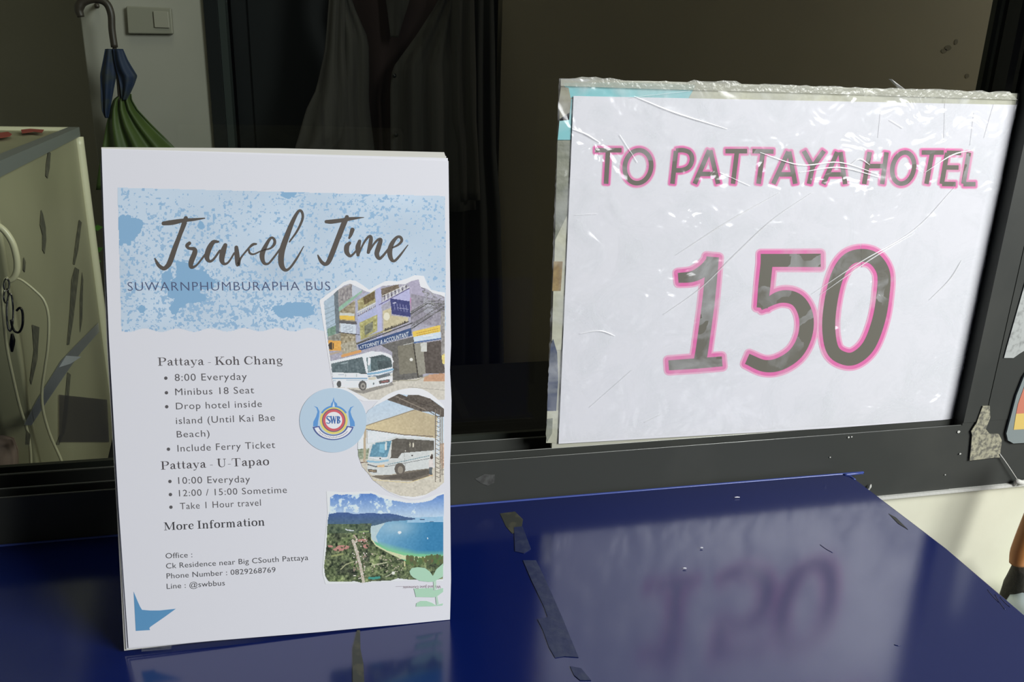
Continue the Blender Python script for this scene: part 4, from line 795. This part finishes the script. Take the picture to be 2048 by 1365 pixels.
# crumpled clear film
nu, nv = 150, 110; V = []
fc = [(1118, 157), (2040, 188), (1906, 838), (1092, 886)]
Hf = homog([(0, 1), (1, 1), (1, 0), (0, 0)], fc)
A_ = blob((nv + 1, nu + 1), 9, 3); R1 = (1 - np.abs(blob((nv + 1, nu + 1), 14, 2))); R1 = np.clip(R1, 0, 1) ** 3
up = np.linspace(0, 1, nv + 1)[:, None]; amp = .35 + .65 * (up > .62) + .3 * (np.linspace(0, 1, nu + 1)[None] < .3)
D = (.00012 * A_ + .0006 * R1 * amp) * 1.0
for j in range(nv + 1):
    for i in range(nu + 1):
        V.append(onY(happly(Hf, [(i / nu, j / nv)])[0] + (rng.uniform(-1, 1) if i in (0, nu) else 0, rng.uniform(-1.5, 1) if j == nv else 0), YS - .0016 - max(D[j, i], 0)))
V = np.array(V); V[:, 2] = np.maximum(V[:, 2], CZ + .0004)
Fq = [(j * (nu + 1) + i, j * (nu + 1) + i + 1, (j + 1) * (nu + 1) + i + 1, (j + 1) * (nu + 1) + i) for j in range(nv) for i in range(nu)]
film = mesh('tape_film', V, Fq, M['film'], sign, smooth=True); film['label'] = 'crumpled clear packing tape over the sign'
cr = [[(1327, 630), (1400, 578), (1470, 510), (1545, 440), (1625, 385)], [(1353, 510), (1457, 443), (1560, 385)], [(1625, 588), (1720, 525), (1829, 460), (1910, 375)], [(1640, 590), (1740, 520), (1830, 466)],
      [(1240, 270), (1275, 325)], [(1145, 258), (1172, 268), (1200, 285)], [(1380, 150 + 32), (1260, 190 + 5)], [(1268, 192), (1350, 225), (1455, 258)], [(1600, 345), (1680, 335), (1760, 355)], [(1520, 305), (1600, 330), (1680, 325), (1760, 350)],
      [(1780, 240), (1806, 256)], [(1763, 222), (1758, 275)], [(1892, 192), (1890, 280)], [(1950, 225), (1942, 290)], [(1990, 206), (1970, 275)], [(1150, 430), (1195, 428)], [(1290, 845), (1325, 828)], [(1180, 815), (1265, 740)],
      [(1850, 345), (1905, 310), (1950, 300)], [(1700, 330), (1720, 318), (1740, 330)], [(1160, 668), (1200, 662), (1230, 672)], [(1410, 700), (1480, 640), (1540, 590)][:0] or [(1440, 345), (1500, 372)], [(1860, 600), (1900, 560), (1925, 520)]]
cp = []
Vc, Fcs, n_ = [], [], 0
for s_ in cr:                                                       # each crease is a tiny pleat standing off the film
    Q = spline(s_, 6); T_ = np.gradient(Q, axis=0); T_ /= np.linalg.norm(T_, axis=1)[:, None]; N_ = np.c_[T_[:, 1], -T_[:, 0]]; N_ *= np.sign(-N_[:, 1:2] + 1e-9)
    wd = .9 * np.sin(np.linspace(.15, math.pi - .15, len(Q)))[:, None] + .15; m_ = len(Q)
    Vc += [onY(q_, YS - .0024) for q_ in Q + N_ * wd] + [onY(q_, YS - .0024 - .00028 * w1[0]) for q_, w1 in zip(Q - N_ * wd, wd)] + [onY(q_, YS - .0022) for q_ in Q - N_ * wd * 1.3]
    for i in range(m_ - 1):
        for k_ in (0, 1): Fcs.append((n_ + k_ * m_ + i, n_ + (k_ + 1) * m_ + i, n_ + (k_ + 1) * m_ + i + 1, n_ + k_ * m_ + i + 1))
    n_ += 3 * m_
crs = mesh('crease', Vc, Fcs, M['crease'], sign, smooth=False); crs['kind'] = 'stuff'
# loose film tail and ragged tape along the top
tail = mesh('tape_tail', [onY((1777, 158), YS + .001), onY((1783, 158), YS - .001), onY((1812, 180), YS - .001), onY((1800, 182), YS + .001), onY((1790, 166), YS - .004)], [(0, 1, 4), (1, 2, 4), (4, 2, 3), (0, 4, 3)], M['crease'], sign)
top_ = []; x = 1120
while x < 2030: top_.append((x, 160 + (x - 1120) * .0305 - rng.uniform(1, 5) - (4 if 1150 < x < 1240 or 1380 < x < 1480 else 0))); x += 14
lower = [(2032, 200), (1600, 186), (1300, 178), (1120, 172)]
rg = prism('tape_edge', [q for q in sg(top_ + lower, [.0021] * (len(top_) + 4))], (0, .0003, 0), clearmat('hazy_tape_fold', (.9, .9, .86), 1, .2, .35, bump=(200, .8, .0015), hazecol=(.75, .75, .66)), sign)

# ------------------------------------------------------------------ marks on the frame
gl = prism('glue_patch', [onY(p_, -.0005) for p_ in [(1964, 812), (1978, 812), (1979, 835), (1970, 858), (1978, 868), (1996, 868), (2002, 880), (1998, 915), (1988, 915), (1938, 921), (1943, 870), (1941, 862), (1952, 845)]], (0, -.0011, 0), M['glue'])
tag(gl, 'dried yellowish glue residue on the window frame corner', 'glue')
hr = tube('plastic_thread', [onY((1999, 908), -.0018), onY((2015, 930), -.003), onY((2040, 968), -.0035)], [.0006, .0005, .0004], M['caulk'], None, 6, 4); tag(hr, 'thin white thread running from glue patch to frame corner', 'thread')
lump = tube('caulk_lump', [onY((2028, 972), -.003), onY((2034, 964), -.005), onY((2044, 966), -.005), onY((2056, 960), -.003)], [.0012, .003, .003, .0015], M['caulk'], None, 8, 5); tag(lump, 'white caulk lump at the right frame corner', 'caulk')
lump = tube('caulk_lump', [onY((1733, 984), -.002), onY((1740, 974), -.003), onY((1742, 969), -.002)], [.0012, .0014, .0003], M['caulk'], None, 8, 4); tag(lump, 'small white caulk spike beside the counter corner', 'caulk')
tp = prism('white_tape', [onY(p_, -.0001) for p_ in [(2051, 560), (2075, 560), (2050, 700), (2037, 708), (2026, 716), (2007, 716), (2014, 690)]], (0, -.0007, 0), M['tape_white']); tag(tp, 'grimy white tape strip on the right window frame', 'tape')
# neighbouring sticker sign with grey border
sp = [(2060, 730), (2045, 752), (2030, 790), (2010, 866), (2013, 880), (2024, 886), (2170, 878), (2200, 730)]
sb = prism('picture_sign', [onY(p_, -.0002) for p_ in sp], (0, -.002, 0), M['grey_border']); tag(sb, 'grey bordered picture sign with orange and yellow print at right edge', 'sign')
for px, c_ in (([(2048, 775), (2036, 808), (2032, 828), (2160, 822), (2170, 775)], (.62, .22, .14)), ([(2032, 828), (2027, 860), (2150, 853), (2160, 822)], (.75, .55, .16)), ([(2054, 752), (2048, 775), (2170, 775), (2175, 752)], (.6, .6, .56))):
    prism('picture', [onY(p_, -.0023) for p_ in px], (0, -.0002, 0), mat('sign_print', c_, .5), sb)
for x, y, r in ((1917, 864, .0014), (1697, 875, .0009), (1703, 874, .0007), (1920, 908, .0009), (1660, 915, .0006), (1890, 950, .0006)):
    c_ = onY((x, y), -.0004); V_ = [c_ + np.array([r * math.cos(t) * 1.3, -.0004 if t < 0 else 0, r * math.sin(t)]) for t in np.linspace(0, 6.28, 9)[:-1]]
    prism('paint_speck', V_, (0, -.0005, 0), M['caulk'], win)
for s_ in (((885, 975), (930, 960)),):
    pass
sm = prism('paint_smear', [onY(p_, -.0001) for p_ in [(950, 958), (968, 949), (990, 950), (988, 966), (975, 972), (960, 966)]], (0, -.0002, 0), mat('pale_smear', (.085, .088, .08), .6, noise=(200, (.05, .05, .045), .4, .6)), win)

# things on the ground beyond the counter's right end
o = empty('wall_brush', (.72, -.03, -.2)); tag(o, 'orange wooden handled brush with dark bristles hanging at right wall edge', 'brush')
tube('handle', [onY((2034, 1128), -.05), onY((2040, 1105), -.05), onY((2060, 1052), -.05), onY((2110, 930), -.05)], [.0075, .009, .009, .009], M['orange'], o, 12, 5)
tube('bristles', [onY((2046, 1130), -.045), onY((2040, 1175), -.04), onY((2026, 1225), -.035), onY((2020, 1262), -.03)], [.009, .016, .017, .014], M['brush'], o, 12, 5)
c_ = onY((2140, 1285), -.09)
V_ = []; Fb = []; n = 40
for k_, (z, r) in enumerate(((-.92, .055), (-.35, .06), (c_[2] + .012, .064), (c_[2] + .03, .060), (c_[2] + .038, .05), (c_[2] + .04, .0))):
    for i in range(n): a = 2 * math.pi * i / n; V_.append((c_[0] + r * math.cos(a), c_[1] + r * math.sin(a), z))
for k_ in range(5):
    for i in range(n): Fb.append((k_ * n + i, k_ * n + (i + 1) % n, (k_ + 1) * n + (i + 1) % n, (k_ + 1) * n + i))
bn = mesh('plastic_bin', V_, Fb + [tuple(range(n))[::-1]], M['white_plastic'], smooth=True); tag(bn, 'pale white plastic bin with rounded top at the lower right corner', 'bin')

# ------------------------------------------------------------------ inside the office
desk = box('desk', (-1.1, 1.3, .16, .95, -.92, -.204), M['dark'], bev=.004); tag(desk, 'dark desk behind the window carrying the cream cabinet', 'desk')
# cream steel cabinet
yc = .70; c0 = onY((152, 256), yc); zt = c0[2]; e0 = onZ((0, 320), zt); b0 = onZ((0, 250), zt)
d1 = (e0 - c0)[:2]; d1 /= np.linalg.norm(d1); d2 = np.array([-d1[1], d1[0]]); d2 = d2 if d2[0] < 0 else -d2; print('cab', c0, d1, d2)
def cb(a, b_, z): q = c0[:2] + d1 * a + d2 * b_; return (q[0], q[1], z)
LA = .56; LB = .42
cab = empty('cabinet', cb(LA / 2, LB / 2, -.20)); tag(cab, 'scuffed cream steel cabinet with grey rim seen through the window at left', 'cabinet')
bd = prism('body', [cb(0, 0, -.20), cb(LA, 0, -.20), cb(LA, LB, -.20), cb(0, LB, -.20)], (0, 0, zt + .20 - .004), M['cream_metal'], cab); bevel(bd, .004)
def rim(name, a0, a1, b0_, b1_, z0, z1, m): o_ = prism(name, [cb(a0, b0_, z0), cb(a1, b0_, z0), cb(a1, b1_, z0), cb(a0, b1_, z0)], (0, 0, z1 - z0), m, cab); return o_
rim('top_rim', -.004, LA, -.004, .010, zt - .012, zt + .001, M['grey_metal'])
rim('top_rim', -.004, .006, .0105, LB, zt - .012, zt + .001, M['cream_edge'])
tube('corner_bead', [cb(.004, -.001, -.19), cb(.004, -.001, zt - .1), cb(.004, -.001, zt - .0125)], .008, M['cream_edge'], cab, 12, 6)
def cface(p_, off=.0006):                    # point of the cabinet's visible side seen at a photo pixel
    nrm = np.array([-d2[0], -d2[1], 0]); d = ray(p_); base = np.array([*c0[:2], 0]) + nrm * off; t = ((base - CAM) @ nrm) / (d @ nrm); return CAM + d * t
nrm3 = np.array([-d2[0], -d2[1], 0])
for px in ([(96, 303), (101, 306), (99, 335), (95, 357), (91, 352), (92, 330)], [(82, 420), (86, 430), (91, 455), (92, 480), (89, 508), (85, 500), (85, 470), (80, 450)], [(158, 440), (163, 445), (156, 500), (149, 530), (146, 528), (152, 480)],
           [(150, 535), (158, 540), (152, 590), (146, 640), (138, 690), (134, 690), (140, 620), (143, 560)], [(164, 545), (166, 560), (164, 640), (160, 665), (160, 600)], [(64, 650), (78, 655), (74, 720), (62, 770), (60, 760), (68, 700)], [(47, 515), (51, 525), (49, 545), (46, 540)],
           [(135, 745), (141, 750), (134, 830), (128, 870), (124, 865), (130, 800)], [(120, 870), (125, 870), (118, 890), (112, 890)], [(52, 860), (60, 870), (58, 890), (50, 890)]):
    prism('paint_chip', [cface(p_) for p_ in px], nrm3 * .0004, M['chip'], cab)
for px in ([(0, 266), (16, 264), (24, 269), (20, 273), (4, 276), (-20, 276), (-20, 266)], [(42, 260), (60, 258), (88, 260), (84, 266), (66, 264), (44, 267)]):
    prism('red_mark', [onZ(p_, zt + .0002) for p_ in px], (0, 0, .0004), M['red'], cab)
prism('side_overlay', [cface(p_, .0012) for p_ in [(196, 646), (198, 664), (162, 705), (140, 735), (96, 800), (62, 852), (48, 850), (74, 800), (122, 722), (150, 692)]], nrm3 * .0003, clearmat('frosted_strip', (.8, .82, .85), 1, .25, .35, hazecol=(.3, .32, .36)), cab)  # grey translucent diagonal streak across the cabinet side
prism('side_overlay', [cface(p_, .0012) for p_ in [(132, 712), (162, 714), (140, 728), (118, 735)]], nrm3 * .0006, mat('pale_strip_end', (.4, .42, .44), .4), cab)
prism('side_overlay', [cface(p_, .0016) for p_ in [(118, 790), (214, 800), (218, 885), (118, 885)]], nrm3 * .0003, clearmat('dark_tint_sheet', (.8, .78, .78), 1, .3, .08, hazecol=(.1, .09, .08)), cab)  # dark-tinted translucent rectangle low on the cabinet side
# plastic loop, cords and chain hanging inside the window
lp = empty('plastic_loop', tuple(onY((-60, 430), .13))); tag(lp, 'thick cream plastic cable loop hanging at the far left of the window', 'cable')
tube('loop', [onY(p_, .13) for p_ in [(-90, 470), (-50, 448), (-20, 446), (5, 458), (24, 484), (33, 515), (34, 540), (28, 555), (19, 562)]], [.0028, .0028, .0028, .0028, .0028, .0024], M['cream_plastic'], lp, 14, 6)
cord = tube('cord', [onY(p_, .125) for p_ in [(16, 556), (9, 561), (4, 580), (6, 620), (13, 690), (26, 755), (40, 815), (54, 860), (61, 905), (62, 960)]], .0013, M['cream_plastic'], None, 8, 6); tag(cord, 'thin cream cord hanging leftmost under the plastic loop', 'cord')
cord = tube('cord', [onY(p_, .135) for p_ in [(24, 556), (42, 560), (68, 580), (88, 602), (97, 635), (96, 690), (90, 735), (84, 780), (86, 820), (100, 870), (122, 920), (135, 960)]], [.0010, .0012, .0013, .0013], M['cream_plastic'], None, 8, 6); tag(cord, 'thin cream cord bowing out to the right over the cabinet side', 'cord')
ch = empty('hook_chain', tuple(onY((18, 560), .115))); tag(ch, 'small chrome chain with double hook hanging beside the cream cord', 'chain')
def link_(cx_, cy_, rx_, ry_, yy, turn, r=.0008):
    P_ = []
    for t in np.linspace(0, 2 * math.pi, 20, endpoint=False):
        q = onY((cx_ + rx_ * math.cos(t) * math.cos(turn), cy_ + ry_ * math.sin(t)), yy); q = q + np.array([0, .0035 * math.cos(t) * math.sin(turn), 0]); P_.append(q)
    return tube('chain_link', P_, r, M['chrome'], ch, 8, 1, close=True)
link_(13, 570, 5, 12, .115, .3); link_(12, 592, 5, 14, .115, 1.2); link_(20, 625, 6, 38, .115, .2)
tube('hook', [onY(p_, .113) for p_ in [(33, 622), (40, 616), (45, 626), (45, 650), (39, 664), (31, 664), (25, 655), (22, 640)]], .0010, M['steel_dark'], ch, 8, 6)
tube('weight', [onY(p_, .113) for p_ in [(24, 668), (25, 680), (24, 690), (24, 704)]], [.0010, .0022, .0022, .0010], M['steel_dark'], ch, 10, 6)
def blobmesh(name, px, yy, th, m):
    P_ = np.array([onY(p_, yy) for p_ in px]); c_ = P_.mean(0); V_, Fb = [], []; n = len(P_); rings = [(-1, .05), (-.8, .6), (-.4, .92), (0, 1), (.4, .92), (.8, .6), (1, .05)]
    for k_, (t, s_) in enumerate(rings):
        for q in P_: V_.append(c_ + (q - c_) * s_ + np.array([0, t * th, 0]))
    for k_ in range(len(rings) - 1):
        for i in range(n): Fb.append((k_ * n + i, k_ * n + (i + 1) % n, (k_ + 1) * n + (i + 1) % n, (k_ + 1) * n + i))
    return mesh(name, V_, Fb + [tuple(range(n))[::-1], tuple((len(rings) - 1) * n + i for i in range(n))], m, smooth=True)
bg = blobmesh('cloth_bag', [(-70, 700), (-20, 690), (0, 700), (14, 740), (19, 800), (20, 850), (10, 868), (-30, 880), (-80, 870)], .17, .02, M['peach']); tag(bg, 'peach coloured cloth bag peeking in at lower left of the window', 'bag')
bg = blobmesh('cloth_bundle', [(-60, 880), (0, 874), (25, 880), (34, 905), (36, 960), (-20, 975), (-60, 960)], .13, .02, mat('pink_cloth', (.30, .22, .18), .8)); tag(bg, 'pinkish cloth bundle lying low at the left window corner', 'cloth')
# leafy sprigs between cabinet and notice
sp = empty('leaf_sprig', tuple(onY((190, 500), .9))); tag(sp, 'green leafy sprig between the cream cabinet and the bus notice', 'plant')
tube('stem', [onY(p_, .9) for p_ in [(186, 720), (188, 620), (190, 540), (188, 455)]], .003, M['leaf'], sp, 6, 4)
for x, y, a, L_ in ((195, 456, .1, 22), (184, 480, 2.6, 20), (197, 500, .4, 20), (192, 520, -.4, 22), (180, 560, 2.4, 18), (196, 600, .5, 20), (200, 640, .2, 18)):
    dx, dy = math.cos(a) * L_, -math.sin(a) * L_; nx, ny = -dy * .28, dx * .28
    prism('leaf', [onY((x - dx / 2, y - dy / 2), .89), onY((x + nx, y + ny), .88), onY((x + dx / 2, y + dy / 2), .89), onY((x - nx, y - ny), .9)], (0, .0012, 0), M['leaf'], sp)
# umbrella on a wall peg
yu = .90
peg = empty('wall_peg', tuple(onY((186, 10), .96))); tag(peg, 'dark wall peg carrying the umbrella handle at top left', 'peg')
tube('pin', [onY((194, 12), yu - .02), onY((194, 10), Yc)], .004, M['handle'], peg, 8, 3)
um = empty('umbrella', tuple(onY((236, 297), yu))); tag(um, 'folded blue and green umbrella hanging by its dark hooked handle', 'umbrella')
tube('handle', [onY(p_, yu) for p_ in [(162, 34), (158, 18), (166, 4), (190, -2), (212, 6), (222, 28), (224, 60), (229, 95)]], [.0055, .0075, .0065, .006, .0055, .0055], M['handle'], um, 12, 6)
tube('shaft', [onY(p_, yu) for p_ in [(229, 95), (235, 140), (240, 200), (246, 300), (250, 400)]], .0035, M['handle'], um, 8, 5)
def pleat(name, rows, yy, m, folds=5, amp=.006, parent=None, nseg=24, phase=0.):
    """cloth surface between left/right photo edges at each row, folded in depth"""
    V_, Fb = [], []; ys = np.array([r[0] for r in rows], float); n2 = 26; tt_ = np.linspace(0, 1, n2); yy_ = np.interp(tt_, np.linspace(0, 1, len(rows)), ys)
    lx = np.interp(yy_, ys, [r[1] for r in rows]); rx_ = np.interp(yy_, ys, [r[2] for r in rows])
    for j in range(n2):
        for i in range(nseg + 1):
            t = i / nseg; q = onY((lx[j] + (rx_[j] - lx[j]) * t, yy_[j]), yy); wd = (rx_[j] - lx[j]) / 1000
            q = q + np.array([0, amp * math.sin(folds * math.pi * t + phase + .6 * math.sin(j * .25)) * (.4 + .6 * tt_[j]) - .5 * wd * (1 - (2 * t - 1) ** 2) * .35, 0]); V_.append(q)
    for j in range(n2 - 1):
        for i in range(nseg): a = j * (nseg + 1) + i; Fb.append((a, a + 1, a + nseg + 2, a + nseg + 1))
    o_ = mesh(name, V_, Fb, m, parent, smooth=True); solid(o_, .0015); return o_
pleat('cloth_gore', [(98, 210, 228), (120, 206, 232), (150, 200, 234), (175, 201, 228), (205, 203, 222), (222, 205, 219), (236, 211, 216)], yu, M['blue_cloth'], 3, .004, um)
pleat('cloth_gore', [(98, 226, 246), (120, 228, 256), (140, 232, 268), (152, 236, 275), (170, 240, 268), (190, 243, 258), (200, 244, 252)], yu - .006, M['blue_cloth'], 3, .004, um)
pleat('canopy', [(188, 242, 262), (200, 226, 264), (220, 219, 276), (250, 212, 304), (280, 208, 334), (297, 205, 350), (340, 198, 392), (380, 192, 420)], yu + .004, M['green_cloth'], 7, .008, um, 36)
# switch box on the partition
sw = empty('switch_box', tuple(onY((298, 68), Yc))); tag(sw, 'yellowed plastic switch box on the pale partition beside the umbrella', 'switch')
def pq(px, y0, th, nm, m, bv=.002):
    o_ = prism(nm, [onY(p_, y0) for p_ in px], (0, th, 0), m, sw); bevel(o_, bv); return o_
pq([(252, 12), (342, 16), (346, 68), (256, 67)], Yc - .012, .0115, 'cover', M['switch'])
pq([(306, 22), (336, 23), (339, 56), (309, 55)], Yc - .0155, .003, 'rocker', mat('paler_plastic', (.33, .32, .26), .3), .001)
# garments hanging before the dark door
rail_z = onY((800, -260), .93)[2]
rl = tube('clothes_rail', [(-.28, .93, rail_z), (0.1, .93, rail_z), (xd + .45, .93, rail_z)], .009, M['steel_dark'], None, 12, 3); tag(rl, 'dark clothes rail above the view inside the office', 'rail')
for x_ in (-.26, xd + .42):
    tube('bracket', [(x_, .93, rail_z), (x_, 1.0 if x_ > 0 else 1.0, rail_z + .01), (x_, 1.019 if x_ > 0 else 1.079, rail_z + .01)], .006, M['steel_dark'], rl, 8, 3)
ysh = .92
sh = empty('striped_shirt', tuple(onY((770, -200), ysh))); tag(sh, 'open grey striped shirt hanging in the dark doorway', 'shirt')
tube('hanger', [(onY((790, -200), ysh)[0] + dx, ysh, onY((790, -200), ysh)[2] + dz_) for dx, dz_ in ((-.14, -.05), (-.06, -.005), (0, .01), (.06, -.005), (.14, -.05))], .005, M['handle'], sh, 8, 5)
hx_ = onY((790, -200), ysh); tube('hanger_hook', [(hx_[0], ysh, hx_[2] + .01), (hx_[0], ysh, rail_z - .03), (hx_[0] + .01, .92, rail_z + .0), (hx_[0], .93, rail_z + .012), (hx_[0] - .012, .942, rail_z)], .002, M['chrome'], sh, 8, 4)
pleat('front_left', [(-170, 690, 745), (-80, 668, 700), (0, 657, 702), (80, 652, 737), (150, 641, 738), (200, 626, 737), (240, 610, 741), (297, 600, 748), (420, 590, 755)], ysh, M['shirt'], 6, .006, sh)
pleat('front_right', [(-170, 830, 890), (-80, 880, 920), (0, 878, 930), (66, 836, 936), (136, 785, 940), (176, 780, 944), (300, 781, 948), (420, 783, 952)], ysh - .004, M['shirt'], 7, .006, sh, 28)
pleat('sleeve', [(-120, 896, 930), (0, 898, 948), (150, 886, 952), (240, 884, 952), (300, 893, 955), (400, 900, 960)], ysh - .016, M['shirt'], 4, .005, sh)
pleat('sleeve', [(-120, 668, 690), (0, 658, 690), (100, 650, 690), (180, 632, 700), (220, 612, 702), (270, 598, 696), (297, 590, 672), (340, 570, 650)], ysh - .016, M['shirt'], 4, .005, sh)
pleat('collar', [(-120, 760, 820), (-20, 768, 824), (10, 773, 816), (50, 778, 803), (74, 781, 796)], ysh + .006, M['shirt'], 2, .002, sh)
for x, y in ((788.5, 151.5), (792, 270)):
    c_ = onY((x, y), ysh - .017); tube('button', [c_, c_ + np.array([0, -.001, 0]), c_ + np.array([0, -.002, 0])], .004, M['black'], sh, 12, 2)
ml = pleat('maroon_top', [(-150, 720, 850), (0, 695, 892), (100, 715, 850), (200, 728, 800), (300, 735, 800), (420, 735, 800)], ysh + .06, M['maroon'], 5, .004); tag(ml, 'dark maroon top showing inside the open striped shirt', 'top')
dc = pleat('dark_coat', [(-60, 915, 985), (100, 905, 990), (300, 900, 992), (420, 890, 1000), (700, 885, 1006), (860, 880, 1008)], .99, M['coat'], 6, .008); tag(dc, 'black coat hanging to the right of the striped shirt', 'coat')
for px in ((1896, 96, 9, 6), (1888, 102, 8, 5), (1934, 152, 6, 5), (1912, 84, 5, 6)):
    c_ = onY(px[:2], 1.0198); s3_ = prism('damp_spot', [c_ + np.array([px[2] * .001 * math.cos(t), 0, px[3] * .001 * math.sin(t)]) for t in np.linspace(0, 6.28, 11)[:-1]], (0, -.0004, 0), mat('dark_spot', (.16, .14, .10), .8), bpy.data.objects['wall_side'])
